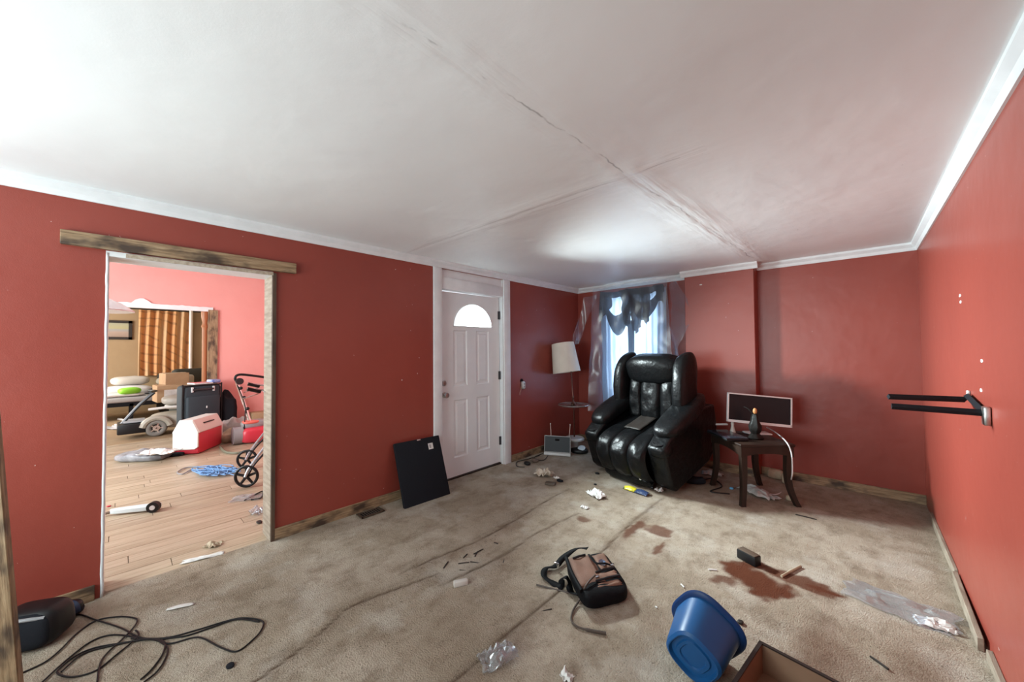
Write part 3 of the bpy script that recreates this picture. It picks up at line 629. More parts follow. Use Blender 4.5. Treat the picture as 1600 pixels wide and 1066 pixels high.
# small white bottle-like stand on the table
p = G(1145, 678, TH)
o = MB().lathe([(0, 0), (.026, 0), (.027, .02), (.018, .05), (.013, .08), (.016, .10), (.012, .115), (0, .116)], 16).build('white_figurine', mat('bone_ceramic', (.6, .55, .5), .5)); o.location = p; tag(o, 'small pale waisted ornament left of the monitor', 'ornament')
p = G(1127, 669, TH); o = MB().rbox((0, 0, .009), (.13, .028, .018), .006).build('remote_control', WHT); o.location = p+Vector((0, 0, .031)); o.rotation_euler = (0, 0, R(40)); tag(o, 'white remote control lying on the closed laptop', 'remote')
# dark candle-like figurine
p = G(1180, 686, TH); o = thing('dark_figurine', 'dark standing figurine with orange head before the monitor', 'figurine', p)
MB().lathe([(0, 0), (.055, 0), (.06, .012), (.045, .03), (.03, .05), (.042, .08), (.046, .12), (.034, .16), (.028, .20), (.022, .23), (0, .24)], 20, fn=lambda a, z: 1+.18*math.sin(2*a+z*14)+.08*math.sin(5*a)).build('body', mat('dark_bronze', (.009, .008, .007), .45, bmp=.4, bs=40, spec=.25), o)
MB().sell((0.005, -.01, .262), (.034, .034, .055), .9).build('head', mat('amber_clay', (.48, .22, .08), .5), o)
MB().tube(smooth_path([(-.015, 0, .235), (-.05, 0, .275), (-.09, .01, .29)]), [.006]*6+[.005]*6+[.003]).build('horn', mat('dark_bronze', (.02, .018, .016), .35), o)
# black base dish under figurine
p = on_table(.02, .04); o = MB().lathe([(0, 0), (.085, 0), (.10, .012), (.095, .018), (.08, .008), (0, .006)], 24).build('black_dish', BLK); o.location = G(1163, 683, TH); tag(o, 'flat black dish beside the dark figurine', 'dish')
# white cable hanging off the table
pts = [G(1198, 668, TH+.02), G(1212, 676, TH+.02), VY(1228, 690, 4.03), VY(1236, 706, 3.99), VY(1238, 728, 3.98), VY(1237, 746, 4.0), G(1231, 762, .01), G(1212, 773, .006), G(1190, 768, .006)]
o = MB().tube(smooth_path(rel(pts[0], pts), 8), .0055, 8).build('white_cable', LGREY); o.location = pts[0]; tag(o, 'white cable hanging from the side table to the floor', 'cable')

# ---------------- floor lamp with tray
def lamp():
    LY = 4.27; b = VY(897, 640, LY); b.z = 0; root = thing('tray_floor_lamp', 'floor lamp with tilted cream shade and round glass tray', 'lamp', b)
    MB().lathe([(0, 0), (.12, 0), (.125, .02), (.06, .05), (.05, .14), (.13, .16), (.135, .18), (.12, .195), (.02, .20), (0, .2)], 32).build('base', mat('pale_marble', (.55, .53, .52), .3), root)
    zt = VY(897, 634, LY).z; pole = mat('aged_copper', (.13, .06, .045), .3, .8)
    MB().cyl((0, 0, .04), (-.005, 0, zt), .009).build('lower_pole', pole, root)
    MB().lathe([(0, 0), (.20, 0), (.215, .012), (.21, .02), (.19, .01), (0, .008)], 40, Matrix.Translation((-.01, 0, zt))).build('tray', GLASSY, root)
    MB().lathe([(.03, 0), (.035, .02), (.014, .05), (.012, .08), (.02, .10), (.012, .12), (.009, .14), (.009, .40), (.012, .41), (.009, .42), (.009, .62)], 16, Matrix.Translation((-.01, 0, zt+.01)) @ Matrix.Rotation(R(-4), 4, 'Y')).build('upper_pole', pole, root)
    c = VY(885.5, 582, LY)-b; zb = c.z; n = 40
    S = Matrix.Translation((c.x, 0, zb)) @ Matrix.Rotation(R(-9), 4, 'Y')
    hs = .41; mb = MB()
    prof = [(.192, 0), (.157, hs), (.154, hs), (.189, 0)]
    vs = []; fs = []
    for r_, z in prof:
        for k in range(n): a = 2*math.pi*k/n; vs.append((r_*math.cos(a), r_*math.sin(a), z))
    for i in range(4):
        for k in range(n): fs.append((i*n+k, i*n+(k+1) % n, ((i+1) % 4)*n+(k+1) % n, ((i+1) % 4)*n+k))
    mb.add(vs, fs, S); mb.build('lamp_shade', CREAM, root, ang=60)
    mb = MB()
    for k in range(3): a = k*2.094; mb.cyl((0, 0, hs-.03), (.155*math.cos(a), .155*math.sin(a), hs-.02), .003, n=6, M=S)
    mb.cyl((0, 0, hs-.1), (0, 0, hs-.02), .012, M=S); mb.build('shade_spider', DSTEEL, root)
lamp()

# ---------------- loose outlet box on left wall
p = VX(815, 602, LX); o = thing('wall_outlet', 'loose metal outlet box hanging out of left wall', 'outlet', p)
MB().rbox((.018, 0, 0), (.034, .055, .10), .006).build('box', STEEL, o); MB().rbox((.038, .004, .0), (.01, .045, .08), .004).build('receptacle', LGREY, o)
for z in (.018, -.018): MB().box((.044, .004, z), (.004, .022, .022)).build('socket', GREY, o)
MB().lathe([(0, 0), (.028, 0), (.03, .004), (0, .005)], 16, Matrix.Translation((.0, -.002, .055)) @ Matrix.Rotation(R(90), 4, 'Y')).build('hole', MBLK, o)
MB().tube(smooth_path([(.02, -.03, -.02), (.035, -.055, -.06), (.01, -.045, -.09), (.012, -.05, -.12)]), .004).build('wire', mat('copper_wire', (.5, .3, .22), .4), o)

# ---------------- small screen on floor with two rods behind
a = G(847, 709); b = G(892, 711); x = b-a; x.z = 0
o = thing('small_screen', 'small silver framed screen standing on the floor by lamp', 'screen', (a+b)/2+Vector((.05, -.05, 0)), math.atan2(x.y, x.x)-R(6))
k = .92*x.length; hh = .255
MS = Matrix.Rotation(R(-10), 4, 'X')
mb = MB(); mb.rbox((0, 0, hh/2), (k, .02, hh), .006); mb.build('frame', mat('silver_plastic', (.34, .34, .34), .4), o, T=MS)
MB().box((0, -.009, hh/2+.02), (k-.02, .006, hh-.06)).build('display', SCREEN2, o, T=MS); MB().rbox((0, -.006, .018), (k, .02, .032), .004).build('lower_bar', mat('silver_plastic_light', (.55, .55, .55), .4), o, T=MS)
mb = MB(); mb.box((0, .07, .10), (.06, .008, .21), Matrix.Rotation(R(14), 4, 'X')); mb.build('prop_foot', BLK, o)
for s in (-1, 1):
    q = thing('thin_rod', ('left' if s < 0 else 'right')+' thin pale rod sticking up behind the small screen', 'rod', o.location+Vector((0, .06, 0))+x.normalized()*s*k*.30)
    MB().tube([(0, 0, .012), (s*.03+.0, .015, .40)], [.007, .005], 8).build('shaft', mat('pale_rod', (.62, .45, .4), .5), q); MB().sell((s*.03, .015, .40), (.014, .014, .02), .9).build('tip', WHT, q)
# bathroom-scale like black gadget right of it
p = G(905, 708); o = thing('black_gadget', 'rounded black gadget with oval mirror right of small screen', 'gadget', p, R(20))
MB().sell((0, 0, .035), (.24, .20, .08), .8, .8).build('body', BLK, o); MB().lathe([(0, 0), (.045, 0), (.05, .006), (.04, .012), (0, .012)], 20, Matrix.Translation((.04, -.035, .075)) @ Matrix.Rotation(R(30), 4, 'X')).build('lens', mat('pale_glass', (.6, .66, .72), .12, coat=.5), o)
MB().tube([(-.05, .03, .06), (-.07, .05, .13)], .02).build('knob', BLK, o)
# cord and lumps left of screen
pts = [G(843, 712, .005), G(823, 718, .005), G(808, 722, .005), G(808, 729, .005), G(820, 730, .005)]
o = MB().tube(smooth_path(rel(pts[0], pts)), .005).build('power_cord', BLK); o.location = pts[0]; tag(o, 'thin dark cord curling by the front door casing', 'cord')
pts = [G(856, 712, .005), G(850, 719, .005), G(838, 719, .005), G(836, 714, .005), G(848, 709, .005)]
o = MB().tube(smooth_path(rel(pts[0], pts)), .005).build('power_cord', BROWNL); o.location = pts[0]; tag(o, 'brown cord loop under the small screen', 'cord')
def lump(name, px, py, s, m, label, cat, rz=0, amp=.2, f=18, e=.8, lift=0):
    p = G(px, py); seed = px*.37
    o = MB().sell((0, 0, s[2]/2), s, e, e, 18, 12, fn=lambda v: Vector((v.x*(1+amp*nz(v.x*f, v.y*f, seed)), v.y*(1+amp*nz(v.y*f, v.z*f, seed+3)), max(0, v.z*(1+amp*nz(v.x*f, v.z*f, seed+7)))))).build(name, m)
    o.location = p+Vector((0, 0, lift)); o.rotation_euler = (0, 0, rz); return tag(o, label, cat)
lump('dark_plug', 824, 727, (.09, .06, .045), BLK, 'dark plug lying at the end of the cord', 'plug')
lump('brown_clump', 836, 722, (.10, .07, .04), mat('brown_fluff', (.13, .09, .07), .9), 'brown clump of fluff beside the dark plug', 'debris', amp=.4)
def crumple(name, px, py, sx, sy, hgt, m, label, cat, rz=0, seed=0, z=0, n=14, thick=.0012):
    p = G(px, py, z)
    def fn(u, v):
        x = (u-.5)*sx; y = (v-.5)*sy
        hz = max(.002, hgt*(.5+.9*nz(u*3+seed, v*3, 1)+.5*nz(u*8+seed, v*8, 4))); ed = .6+.4*min(1, 4*min(u, 1-u, v, 1-v))
        return Vector((x+sx*.12*nz(u*4, v*4+seed, 8), y+sy*.12*nz(u*4+seed, v*4, 12), hz*ed))
    o = MB().grid(fn, n, n).build(name, m, solid=thick, ang=20); o.location = p; o.rotation_euler = (0, 0, rz); return tag(o, label, cat)
crumple('crumpled_cup', 850, 744, .19, .13, .10, mat('stained_paper', (.58, .52, .44), .8, col2=(.36, .28, .2), vs=14), 'crumpled stained paper cup on the carpet near front door', 'cup', R(20), 3)
o = MB().rbox((0, 0, .01), (.11, .075, .02), .008).build('brown_wallet', mat('brown_hide', (.10, .075, .055), .6)); o.location = G(860, 757); o.rotation_euler = (0, 0, R(25)); tag(o, 'flat brown wallet next to the crumpled cup', 'wallet')
lump('dark_scrap', 875, 753, (.08, .05, .025), MBLK, 'small dark scrap beside the brown wallet', 'debris')
crumple('white_scrap', 870, 748, .06, .05, .03, PAPER, 'little white scrap behind the dark scrap', 'paper', 0, 5)
crumple('white_tissue', 931, 775, .20, .11, .06, PAPER, 'crumpled white tissue on the carpet before recliner', 'tissue', R(-25), 9)
crumple('white_scrap', 914, 794, .07, .05, .02, PAPER, 'two torn white paper bits nearer than the tissue', 'paper', 0, 15)
lump('black_bit', 933, 741, (.05, .035, .02), BLK, 'black bit left of the recliner front', 'debris'); lump('black_bit', 930, 758, (.035, .03, .015), BLK, 'tiny black bit behind the white tissue', 'debris')
p = G(995, 769); o = thing('snack_bag', 'yellow and blue snack bag lying under recliner front', 'snack bag', p, R(-8))
def bagf(x0, x1, s): return lambda u, v: (x0+(x1-x0)*u, (v-.5)*.085, .008+.028*math.sin(v*math.pi)*(.6+.4*math.sin(u*math.pi))+.008*nz(u*6+s, v*6))
MB().grid(bagf(-.13, .0, 1), 10, 10).build('yellow_half', mat('yellow_foil', (.62, .55, .03), .3, col2=(.03, .05, .03), vs=16, lo=.5, hi=.6), o, solid=.002); MB().grid(bagf(.0, .13, 5), 10, 10).build('blue_half', mat('blue_foil', (.03, .05, .12), .25), o, solid=.002)
crumple('white_corner_scrap', 1030, 768, .07, .06, .035, PAPER, 'white scrap beside the recliner right foot', 'paper', 0, 31)

# ---------------- leaning black panel and floor vent
a = G(633, 796); b = G(704, 772); xw = (b-a); wdt = xw.length
tl = VX(619, 693, LX+.055); tr = VX(687, 680, LX+.055)
root = thing('felt_board', 'black felt covered panel leaning between wall and front door', 'panel', a)
ux = (b-a).normalized(); uy = ((tl+tr)/2-(a+b)/2); hp = uy.length
PM = axes(ux, uy, Vector((0, 0, 0)))
MB().rbox((wdt/2, hp/2, -.018), (wdt, hp, .036), .005).build('board', MBLK, root, T=PM)
MB().box((wdt*.76, hp*.845, .001), (.052, .058, .002)).build('label_sticker', PAPER, root, T=PM)['label'] = 'white sticker'
MB().box((wdt*.745, hp*.845, .0026), (.016, .034, .001)).build('sticker_mark', GREY, root, T=PM)
MB().rbox((wdt*.52, hp*.985, .002), (.04, .012, .006), .002).build('hanger_clip', STEEL, root, T=PM)
va = VX(581, 806, LX+.13); p = G(582, 805); o = thing('floor_vent', 'dark floor register set in carpet beside leaning panel', 'floor vent', (LX+.105, p.y, .006), R(90))
mb = MB()
for s in (-1, 1): mb.box((0, s*.048, .004), (.20, .014, .008)); mb.box((s*.095, 0, .004), (.014, .11, .008))
mb.build('rim', mat('brown_metal', (.10, .07, .05), .5, .4), o); MB().box((0, 0, .001), (.18, .085, .002)).build('dark_well', MBLK, o)
for i in range(9): MB().box((-.08+.02*i, 0, .004), (.004, .085, .006)).build('louvre', mat('brown_metal', (.1, .07, .05), .5, .4), o)

# ---------------- shoulder bag
def shoulder_bag():
    q = [G(883, 872, .085), G(941, 862, .085), G(971, 910, .085), G(911, 926, .085)]
    o0 = sum(q, Vector())/4; o0.z = 0; Q = [v-o0 for v in q]
    root = thing('shoulder_bag', 'brown and black shoulder bag lying on the carpet', 'bag', o0)
    def patch(u, v, z): return (Q[0]*(1-u)*(1-v)+Q[1]*u*(1-v)+Q[2]*u*v+Q[3]*(1-u)*v)*1.0 + Vector((0, 0, z))
    def body(s, zb):
        def fn(v): return v
        return fn
    c = Vector((0, 0, 0)); ax = (Q[1]-Q[0]+Q[2]-Q[3])/2; ay = (Q[3]-Q[0]+Q[2]-Q[1])/2; BM = Matrix((ax.normalized(), ay.normalized(), Vector((0, 0, 1)))).transposed().to_4x4(); w, d = ax.length, ay.length
    def sag(v): v = Vector(v); v.z = max(.0, v.z+.010*nz(v.x*9, v.y*9, 2)); return v
    MB().sell((0.012, .02, .045), (w*1.16, d*1.22, .09), .35, .5, 40, 12, fn=sag).build('body', BAGB, root, T=BM)
    MB().sell((.01, d*.50, .042), (w*.98, d*.30, .085), .45, .6, 30, 12, fn=sag).build('front_pocket', BAGB, root, T=BM)
    def flat(x0, x1, y0, y1, z, s=0): return MB().grid(lambda u, v: (x0+(x1-x0)*u, y0+(y1-y0)*v, z+.006*nz(u*3+s, v*3)-.012*(max(abs(2*u-1), abs(2*v-1))**6)), 10, 10)
    flat(-w*.50, w*.16, -d*.46, d*.42, .094).build('flap', BAGT, root, solid=.006, T=BM)['label'] = 'brown front flap'
    flat(w*.19, w*.52, -d*.42, d*.10, .093, 4).build('side_pocket', BAGT, root, solid=.006, T=BM); flat(w*.0, w*.52, d*.16, d*.34, .095, 8).build('lower_pocket', BAGT, root, solid=.006, T=BM)
    flat(-w*.2, w*.5, d*.40, d*.52, .088, 12).build('bottom_panel', BAGT, root, solid=.006, T=BM)
    for (x0, y0, x1, y1, r_) in ((-w*.36, -d*.38, -w*.0, -d*.42, .007), (w*.0, d*.15, w*.5, d*.12, .006), (-w*.1, d*.37, w*.52, d*.36, .006)):
        MB().tube([(x0, y0, .098), ((x0+x1)/2, (y0+y1)/2, .101), (x1, y1, .098)], r_, 8).build('zip', BLK, root, T=BM)
    MB().tube(smooth_path([(-w*.5, -d*.48, .092), (-w*.54, 0, .09), (-w*.5, d*.48, .085)]), .012, 8).build('piping', BAGB, root, T=BM)
    MB().lathe([(0, 0), (.022, 0), (.022, .004), (0, .005)], 16, Matrix.Translation((w*.30, -d*.08, .096)) @ Matrix.Scale(1.5, 4, (0, 1, 0))).build('emblem', CHROME, root, T=BM)
    for x, y in ((-w*.02, d*.28), (w*.5, d*.05)): MB().rbox((x, y, .10), (.026, .014, .01), .003).build('buckle', CHROME, root, T=BM)
    MB().tube(smooth_path([(w*.10, -d*.42, .095), (w*.02, -d*.2, .13), (w*.08, d*.02, .125), (w*.30, d*.06, .12), (w*.45, d*.04, .10)]), .008, 8, flat=.5).build('carry_handle', BAGB, root, T=BM)
    # strap as flat ribbon over floor
    def strap(pix, name='strap'):
        pts = smooth_path([G(x, y, z)-o0 for x, y, z in pix], 6); vs = []; fs = []
        for i, p_ in enumerate(pts):
            a_ = pts[max(i-1, 0)]; b_ = pts[min(i+1, len(pts)-1)]; t = (b_-a_).normalized(); n_ = Vector((-t.y, t.x, .35*math.sin(i*.35))).normalized()*.019
            vs += [(p_-n_)[:], (p_+n_)[:]]
        for i in range(len(pts)-1): fs.append((2*i, 2*i+1, 2*i+3, 2*i+2))
        return MB().add(vs, fs).build(name, BAGB, root, solid=.004)
    strap([(918, 857, .07), (900, 858, .05), (880, 872, .03), (868, 885, .02), (853, 888, .02), (850, 900, .012), (862, 910, .01), (876, 917, .015), (878, 905, .05), (886, 903, .06), (889, 915, .02), (893, 926, .012), (905, 928, .03)], 'shoulder_strap')
    MB().rbox(tuple(G(870, 883, .035)-o0), (.03, .012, .03), .003).build('strap_slider', CHROME, root)
shoulder_bag()
pts = [G(838, 914, .008), G(870, 922, .008), G(898, 929, .012), G(916, 934, .016)]
o = MB().tube(smooth_path(rel(pts[0], pts)), .005).build('brown_cable', mat('brown_cord', (.06, .04, .03), .6)); o.location = pts[0]; tag(o, 'short brown cord left of the shoulder bag', 'cord')
pts = [G(930, 899, .115), G(921, 908, .11), G(913, 920, .09), G(905, 938, .02), G(895, 955, .008), G(893, 970, .008), G(903, 980, .008), G(925, 986, .008), G(947, 990, .008)]
o = MB().tube(smooth_path(rel(pts[0], pts)), [.005]*40+[.0075]*9).build('brown_cable', mat('brown_cord', (.06, .04, .03), .6)); o.location = pts[0]; tag(o, 'long brown cord trailing off the bag onto carpet', 'cord')

# ---------------- blue bucket on its side
def bucket():
    prof_fn = lambda a, z: 1+.055*math.cos(4*a+.6)
    rb, rr, hh = .104, .128, .205
    mb = MB()
    prof = [(0, .020), (.045, .018), (.05, .010), (.062, .010), (.067, .018), (.084, .018), (.090, .0), (rb-.01, 0), (rb, .010), (rb+.004, .03), (rb+(rr-rb)*.5, hh*.5), (rr, hh-.012), (rr+.016, hh-.008), (rr+.02, hh), (rr+.012, hh+.006), (rr-.004, hh), (rr-.008, hh-.02), (rb-.004, .02), (.05, .016), (0, .018)]
    # axis: from bottom (towards the viewer) to mouth
    bc = G(1081, 1032, .108); mc_ = G(1106, 972, .15)
    ax = (mc_-bc); ax.z = 0; ax = ax.normalized(); ax = (ax*math.cos(R(9))+Vector((0, 0, 1))*math.sin(R(9)))
    q = ax.to_track_quat('Z', 'Y')
    root = thing('blue_bucket', 'blue plastic waste bucket tipped on its side', 'bucket', (bc.x, bc.y, 0))
    M_ = Matrix.Translation((0, 0, .112)) @ q.to_matrix().to_4x4()
    MB().lathe(prof[:12]+[(rr-.006, hh-.012)]+prof[17:], 64, M_, prof_fn).build('body', BLUE, root, ang=30)
    MB().lathe([(rr-.006, hh-.014), (rr+.014, hh-.012), (rr+.022, hh-.002), (rr+.016, hh+.008), (rr-.004, hh+.006), (rr-.006, hh-.014)], 64, M_, prof_fn).build('rim', mat('deep_blue_plastic', (.006, .032, .115), .45, spec=.3), root, ang=50)
bucket()

# ---------------- open wooden drawer at the bottom edge
c0 = G(1187, 1003, .13); c0.z = 0
o = thing('wooden_drawer', 'open brown wooden drawer with dark rim at the bottom edge', 'drawer', c0, R(-7))
DW_ = mat('brown_board', (.26, .155, .095), .6, col2=(.21, .125, .075), vs=4); L_, W_ = .50, .36
MB().box((L_/2, -W_/2, .012), (L_-.01, W_-.01, .008)).build('bottom_board', DW_, o)
for c_, d_ in (((L_/2, -.006, .065), (L_, .012, .13)), ((L_/2, -W_+.006, .065), (L_, .012, .13)), ((.006, -W_/2, .065), (.012, W_-.024, .13)), ((L_-.006, -W_/2, .065), (.012, W_-.024, .13))):
    s_ = MB().box(c_, d_).build('side_board', DW_, o); MB().box((c_[0], c_[1], .133), (d_[0]+.002, d_[1]+.002, .006)).build('edge_band', mat('dark_edge', (.02, .012, .009), .5), s_)

# ---------------- black box on the stain, stick, small debris
p = G(1170, 878); o = thing('black_block', 'small black box standing on the brown stain', 'box', p, R(-25))
MB().rbox((0, 0, .032), (.125, .06, .06), .006).build('body', BLK, o); MB().rbox((0, 0, .064), (.115, .052, .006), .002).build('lid', mat('worn_brown_top', (.10, .07, .05), .5), o)
def stick(px0, py0, px1, py1, r_, m, name, label, cat, group=None):
    a_ = G(px0, py0, r_); b_ = G(px1, py1, r_); o = MB().tube([Vector(), (b_-a_)*.5+Vector((0, 0, r_*.3)), b_-a_], r_, 6).build(name, m); o.location = a_; return tag(o, label, cat, group)
stick(1221, 901, 1251, 885, .007, TAN, 'pale_stick', 'pale flat stick on the right of the brown stain', 'stick')
stick(1107, 890, 1120, 891, .005, PAPER, 'cigarette_butt', 'white butt at the left edge of the brown stain', 'butt')
stick(1064, 913, 1069, 918, .004, PAPER, 'white_chip', 'white chip on carpet above the blue bucket', 'debris'); stick(1024, 948, 1027, 950, .004, PAPER, 'white_chip', 'white chip on carpet left of the blue bucket', 'debris')
stick(840, 958, 862, 952, .004, BROWNL, 'twig', 'bent twig below the shoulder bag strap', 'twig')
TW = [(716, 881, 733, 879), (718, 891, 735, 893), (735, 878, 752, 881), (742, 870, 746, 862), (786, 880, 789, 868), (772, 848, 778, 850), (700, 878, 693, 888), (724, 872, 730, 866), (740, 866, 755, 858)]
TWL = ['tiny twig above the small off-white box, left of pair', 'tiny twig just above the small off-white box', 'tiny twig above off-white box, right of pair', 'tiny upright twig above the pair of level twigs', 'tiny upright twig lying across the carpet ridge', 'tiny twig farthest from the viewer, near door side', 'tiny slanted twig farthest left of the group', 'tiny slanted twig in the middle of the group', 'tiny long twig at the upper right of the group']
for t, l_ in zip(TW, TWL): stick(*t, .0035, BROWNL, 'twig', l_, 'twig', 'tiny twigs on the carpet')
o = MB().rbox((0, 0, .016), (.085, .03, .03), .005).build('white_lighter', mat('dull_white', (.55, .52, .48), .5)); o.location = G(720, 915); o.rotation_euler = (0, 0, R(62)); tag(o, 'small off-white box lying in the middle of the carpet', 'box')
o = MB().grid(lambda u, v: ((u-.5)*.12, (v-.5)*.03*(1-.5*abs(2*u-1)**3), .006+.004*math.sin(u*3)), 10, 4).build('white_strip', PAPER, solid=.002); o.location = G(282, 950); o.rotation_euler = (0, 0, R(65)); tag(o, 'white paper strip lying in front of the doorway', 'paper')
crumple('clear_wrapper', 778, 1032, .17, .10, .06, CLEARP, 'crumpled clear plastic wrapper at bottom of the carpet', 'wrapper', R(70), 21)
crumple('white_shred', 886, 1061, .05, .04, .04, PAPER, 'white paper shred at the bottom edge', 'paper', 0, 40)
crumple('clear_packaging', 1403, 948, .42, .24, .03, CLEARP, 'clear plastic packaging lying by the right wall', 'packaging', R(-10), 51, n=22)
crumple('pale_tissue', 1460, 978, .14, .08, .03, PAPER, 'pale tissue at the right end of clear packaging', 'tissue', R(10), 57)
lump('bottle_cap', 1157, 974, (.03, .03, .012), BROWNL, 'round brown cap right of the blue bucket', 'cap'); lump('carpet_crumb', 360, 1042, (.04, .03, .012), MBLK, 'dark crumb on carpet right of the cable tangle', 'debris')
TW2 = [(1357, 1033, 1372, 1042), (1300, 770, 1260, 806), (1416, 992, 1424, 998), (1480, 1022, 1492, 1032)]
stick(1360, 1026, 1388, 1046, .005, BROWNL, 'twig', 'dark forked twig on carpet in lower right', 'twig')
stick(1243, 804, 1276, 812, .0045, BROWNL, 'twig', 'dark thin stick right of the side table legs', 'twig')

# under / behind the side table
crumple('white_bag', 1185, 773, .34, .16, .06, mat('grey_white_film', (.46, .45, .43), .6), 'grey-white plastic bag under the side table', 'bag', R(-30), 61)
crumple('paper_heap', 1113, 742, .2, .14, .05, mat('dusty_paper', (.42, .39, .36), .8), 'dusty paper heap between recliner and table', 'paper', R(10), 71)
lump('tan_chunk', 1212, 748, (.13, .08, .10), TAN, 'tan broken chunk against baseboard behind the table', 'debris', amp=.15, e=.5); lump('tan_chunk', 1229, 756, (.08, .05, .11), TAN, 'upright tan chunk inside the table right leg', 'debris', amp=.15, e=.5)
lump('pale_chunk', 1235, 783, (.07, .04, .05), TAN, 'small pale chunk at the foot of table', 'debris'); lump('blue_bottle_top', 1143, 765, (.035, .03, .025), mat('bright_blue', (.1, .35, .6), .4), 'bright blue cap left of the front table leg', 'cap')
lump('dark_shoe', 1084, 756, (.22, .09, .08), MBLK, 'dark slipper behind the recliner right foot', 'slipper', R(20))
pts = [G(1070, 745, .006), G(1090, 752, .006), G(1112, 748, .006), G(1128, 760, .006), G(1110, 768, .006), G(1140, 772, .006)]
o = MB().tube(smooth_path(rel(pts[0], pts)), .006).build('black_cable', BLK); o.location = pts[0]; tag(o, 'black cable winding under the side table', 'cable')

# ---------------- cable tangle, speaker and tools at left
def cable(pix, r_, name, label):
    pts = [G(x, y, r_+.002) for x, y in pix]; o = MB().tube(smooth_path(rel(pts[0], pts), 8), r_, 7).build(name, BLK); o.location = pts[0]; return tag(o, label, 'cable')
cable([(34, 1052), (70, 1035), (95, 1015), (120, 990), (150, 970), (185, 964), (210, 966), (214, 972), (205, 985), (190, 1000), (160, 1030), (152, 1066)], .0038, 'black_cable', 'outermost strand of black cable by the leaning plank')
cable([(85, 967), (120, 960), (150, 969), (190, 982), (210, 993), (230, 998), (265, 996), (310, 984), (360, 969), (385, 966), (410, 971), (408, 985), (395, 1000), (370, 1018), (345, 1012), (318, 998), (300, 997), (265, 1006), (240, 1000), (205, 998)], .0038, 'black_cable', 'black cable running from speaker into the wide right loop')
cable([(62, 1070), (100, 1035), (140, 1004), (170, 993), (200, 994), (215, 1000), (190, 1005), (150, 1012), (120, 1024), (93, 1045), (92, 1054), (115, 1058), (150, 1048), (180, 1025), (215, 995), (212, 985)], .0038, 'black_cable', 'black cable forming the left loop of the tangle')
cable([(405, 972), (370, 968), (330, 981), (290, 994), (250, 1000), (262, 1012), (258, 1030), (245, 1050), (225, 1066)], .0038, 'black_cable', 'black cable doubling back through the middle of tangle')
cable([(96, 1050), (130, 1022), (180, 1008), (225, 1000), (255, 1002), (255, 1020), (238, 1045), (220, 1062)], .0038, 'black_cable', 'innermost strand of black cable in the tangle')
def speaker():
    p = G(53, 1004); root = thing('black_speaker', 'rounded black speaker on the carpet by the left wall', 'speaker', p, R(62))
    def fn(v): v = Vector(v); k = v.z/.19; v.x *= 1-.12*k; v.y *= 1-.18*k; return v
    MB().sell((0, 0, .09), (.25, .19, .18), .45, .55, 36, 18, fn=fn).build('cabinet', BLK, root); MB().sell((0, -.042, .088), (.225, .13, .165), .5, .6, 30, 14, fn=fn).build('grille', MBLK, root)
    MB().tube(smooth_path([(-.08, -.07, .145), (0, -.09, .16), (.08, -.07, .145)]), .008).build('trim_band', GREY, root)
speaker()
o = thing('black_slipper', 'flat black slipper behind the speaker against baseboard', 'slipper', G(80, 962, .03)*1, R(70)); o.location.z = 0
MB().sell((0, 0, .03), (.24, .09, .06), .7, .7).build('sole', MBLK, o); MB().sell((.05, 0, .05), (.13, .085, .06), .8, .7).build('upper', BLK, o)
a = G(75, 975, .035); b = G(118, 948, .05); o = thing('flashlight', 'dark blue flashlight lying against the pine baseboard', 'flashlight', a)
NB = mat('navy_rubber', (.02, .04, .09), .5)
MB().tube([Vector(), (b-a)*.7], .022, 12).build('handle', GREY, o); MB().tube([(b-a)*.6, (b-a)*.75, (b-a)], [.024, .034, .036], 14).build('head', NB, o)

# leaning charred plank at left edge
pl = VX(33, 1066, -2.42); pt = VX(0, 690, -2.42); dv = (pt-pl).normalized(); ft = pl-dv*(pl.z/dv.z)
o = MB().box((.8, -.07, 0), (1.6, .14, .036)).build('leaning_plank', CHAR, bev=.003)
o.matrix_world = axes(dv, Vector((.25, 1, 0)), ft+Vector((0, 0, .012))); tag(o, 'charred wooden plank leaning at the left edge', 'plank')

# ---------------- bracket on the right wall
def bracket():
    A_ = VX(1517, 625, RX); B_ = VX(1546, 646, RX); root = thing('wall_bracket', 'black two-armed shelf bracket on the right wall', 'bracket', (RX, B_.y, B_.z))
    o_ = Vector((RX, B_.y, B_.z)); ta = G(1388, 620, A_.z+.005)-o_; tb = G(1393, 635, B_.z+.004)-o_
    a_ = A_-o_
    def bar(p0, p1, name): return MB().tube([p0, p1], .0145, 4).build(name, MBLK, root, ang=20)
    bar(Vector((-.02, a_.y, a_.z)), ta, 'arm'); bar(Vector((-.02, 0, 0)), tb, 'arm')
    bar(Vector((-.012, a_.y-.02, a_.z+.02)), Vector((-.012, .0, .0)), 'wall_rail')
    MB().rbox((-.012, -.02, -.01), (.02, .05, .08), .005).build('mount_plate', STEEL, root); MB().rbox((-.006, a_.y+.01, a_.z+.035), (.01, .03, .02), .003).build('plaster_chip', PAPER, root)
bracket()

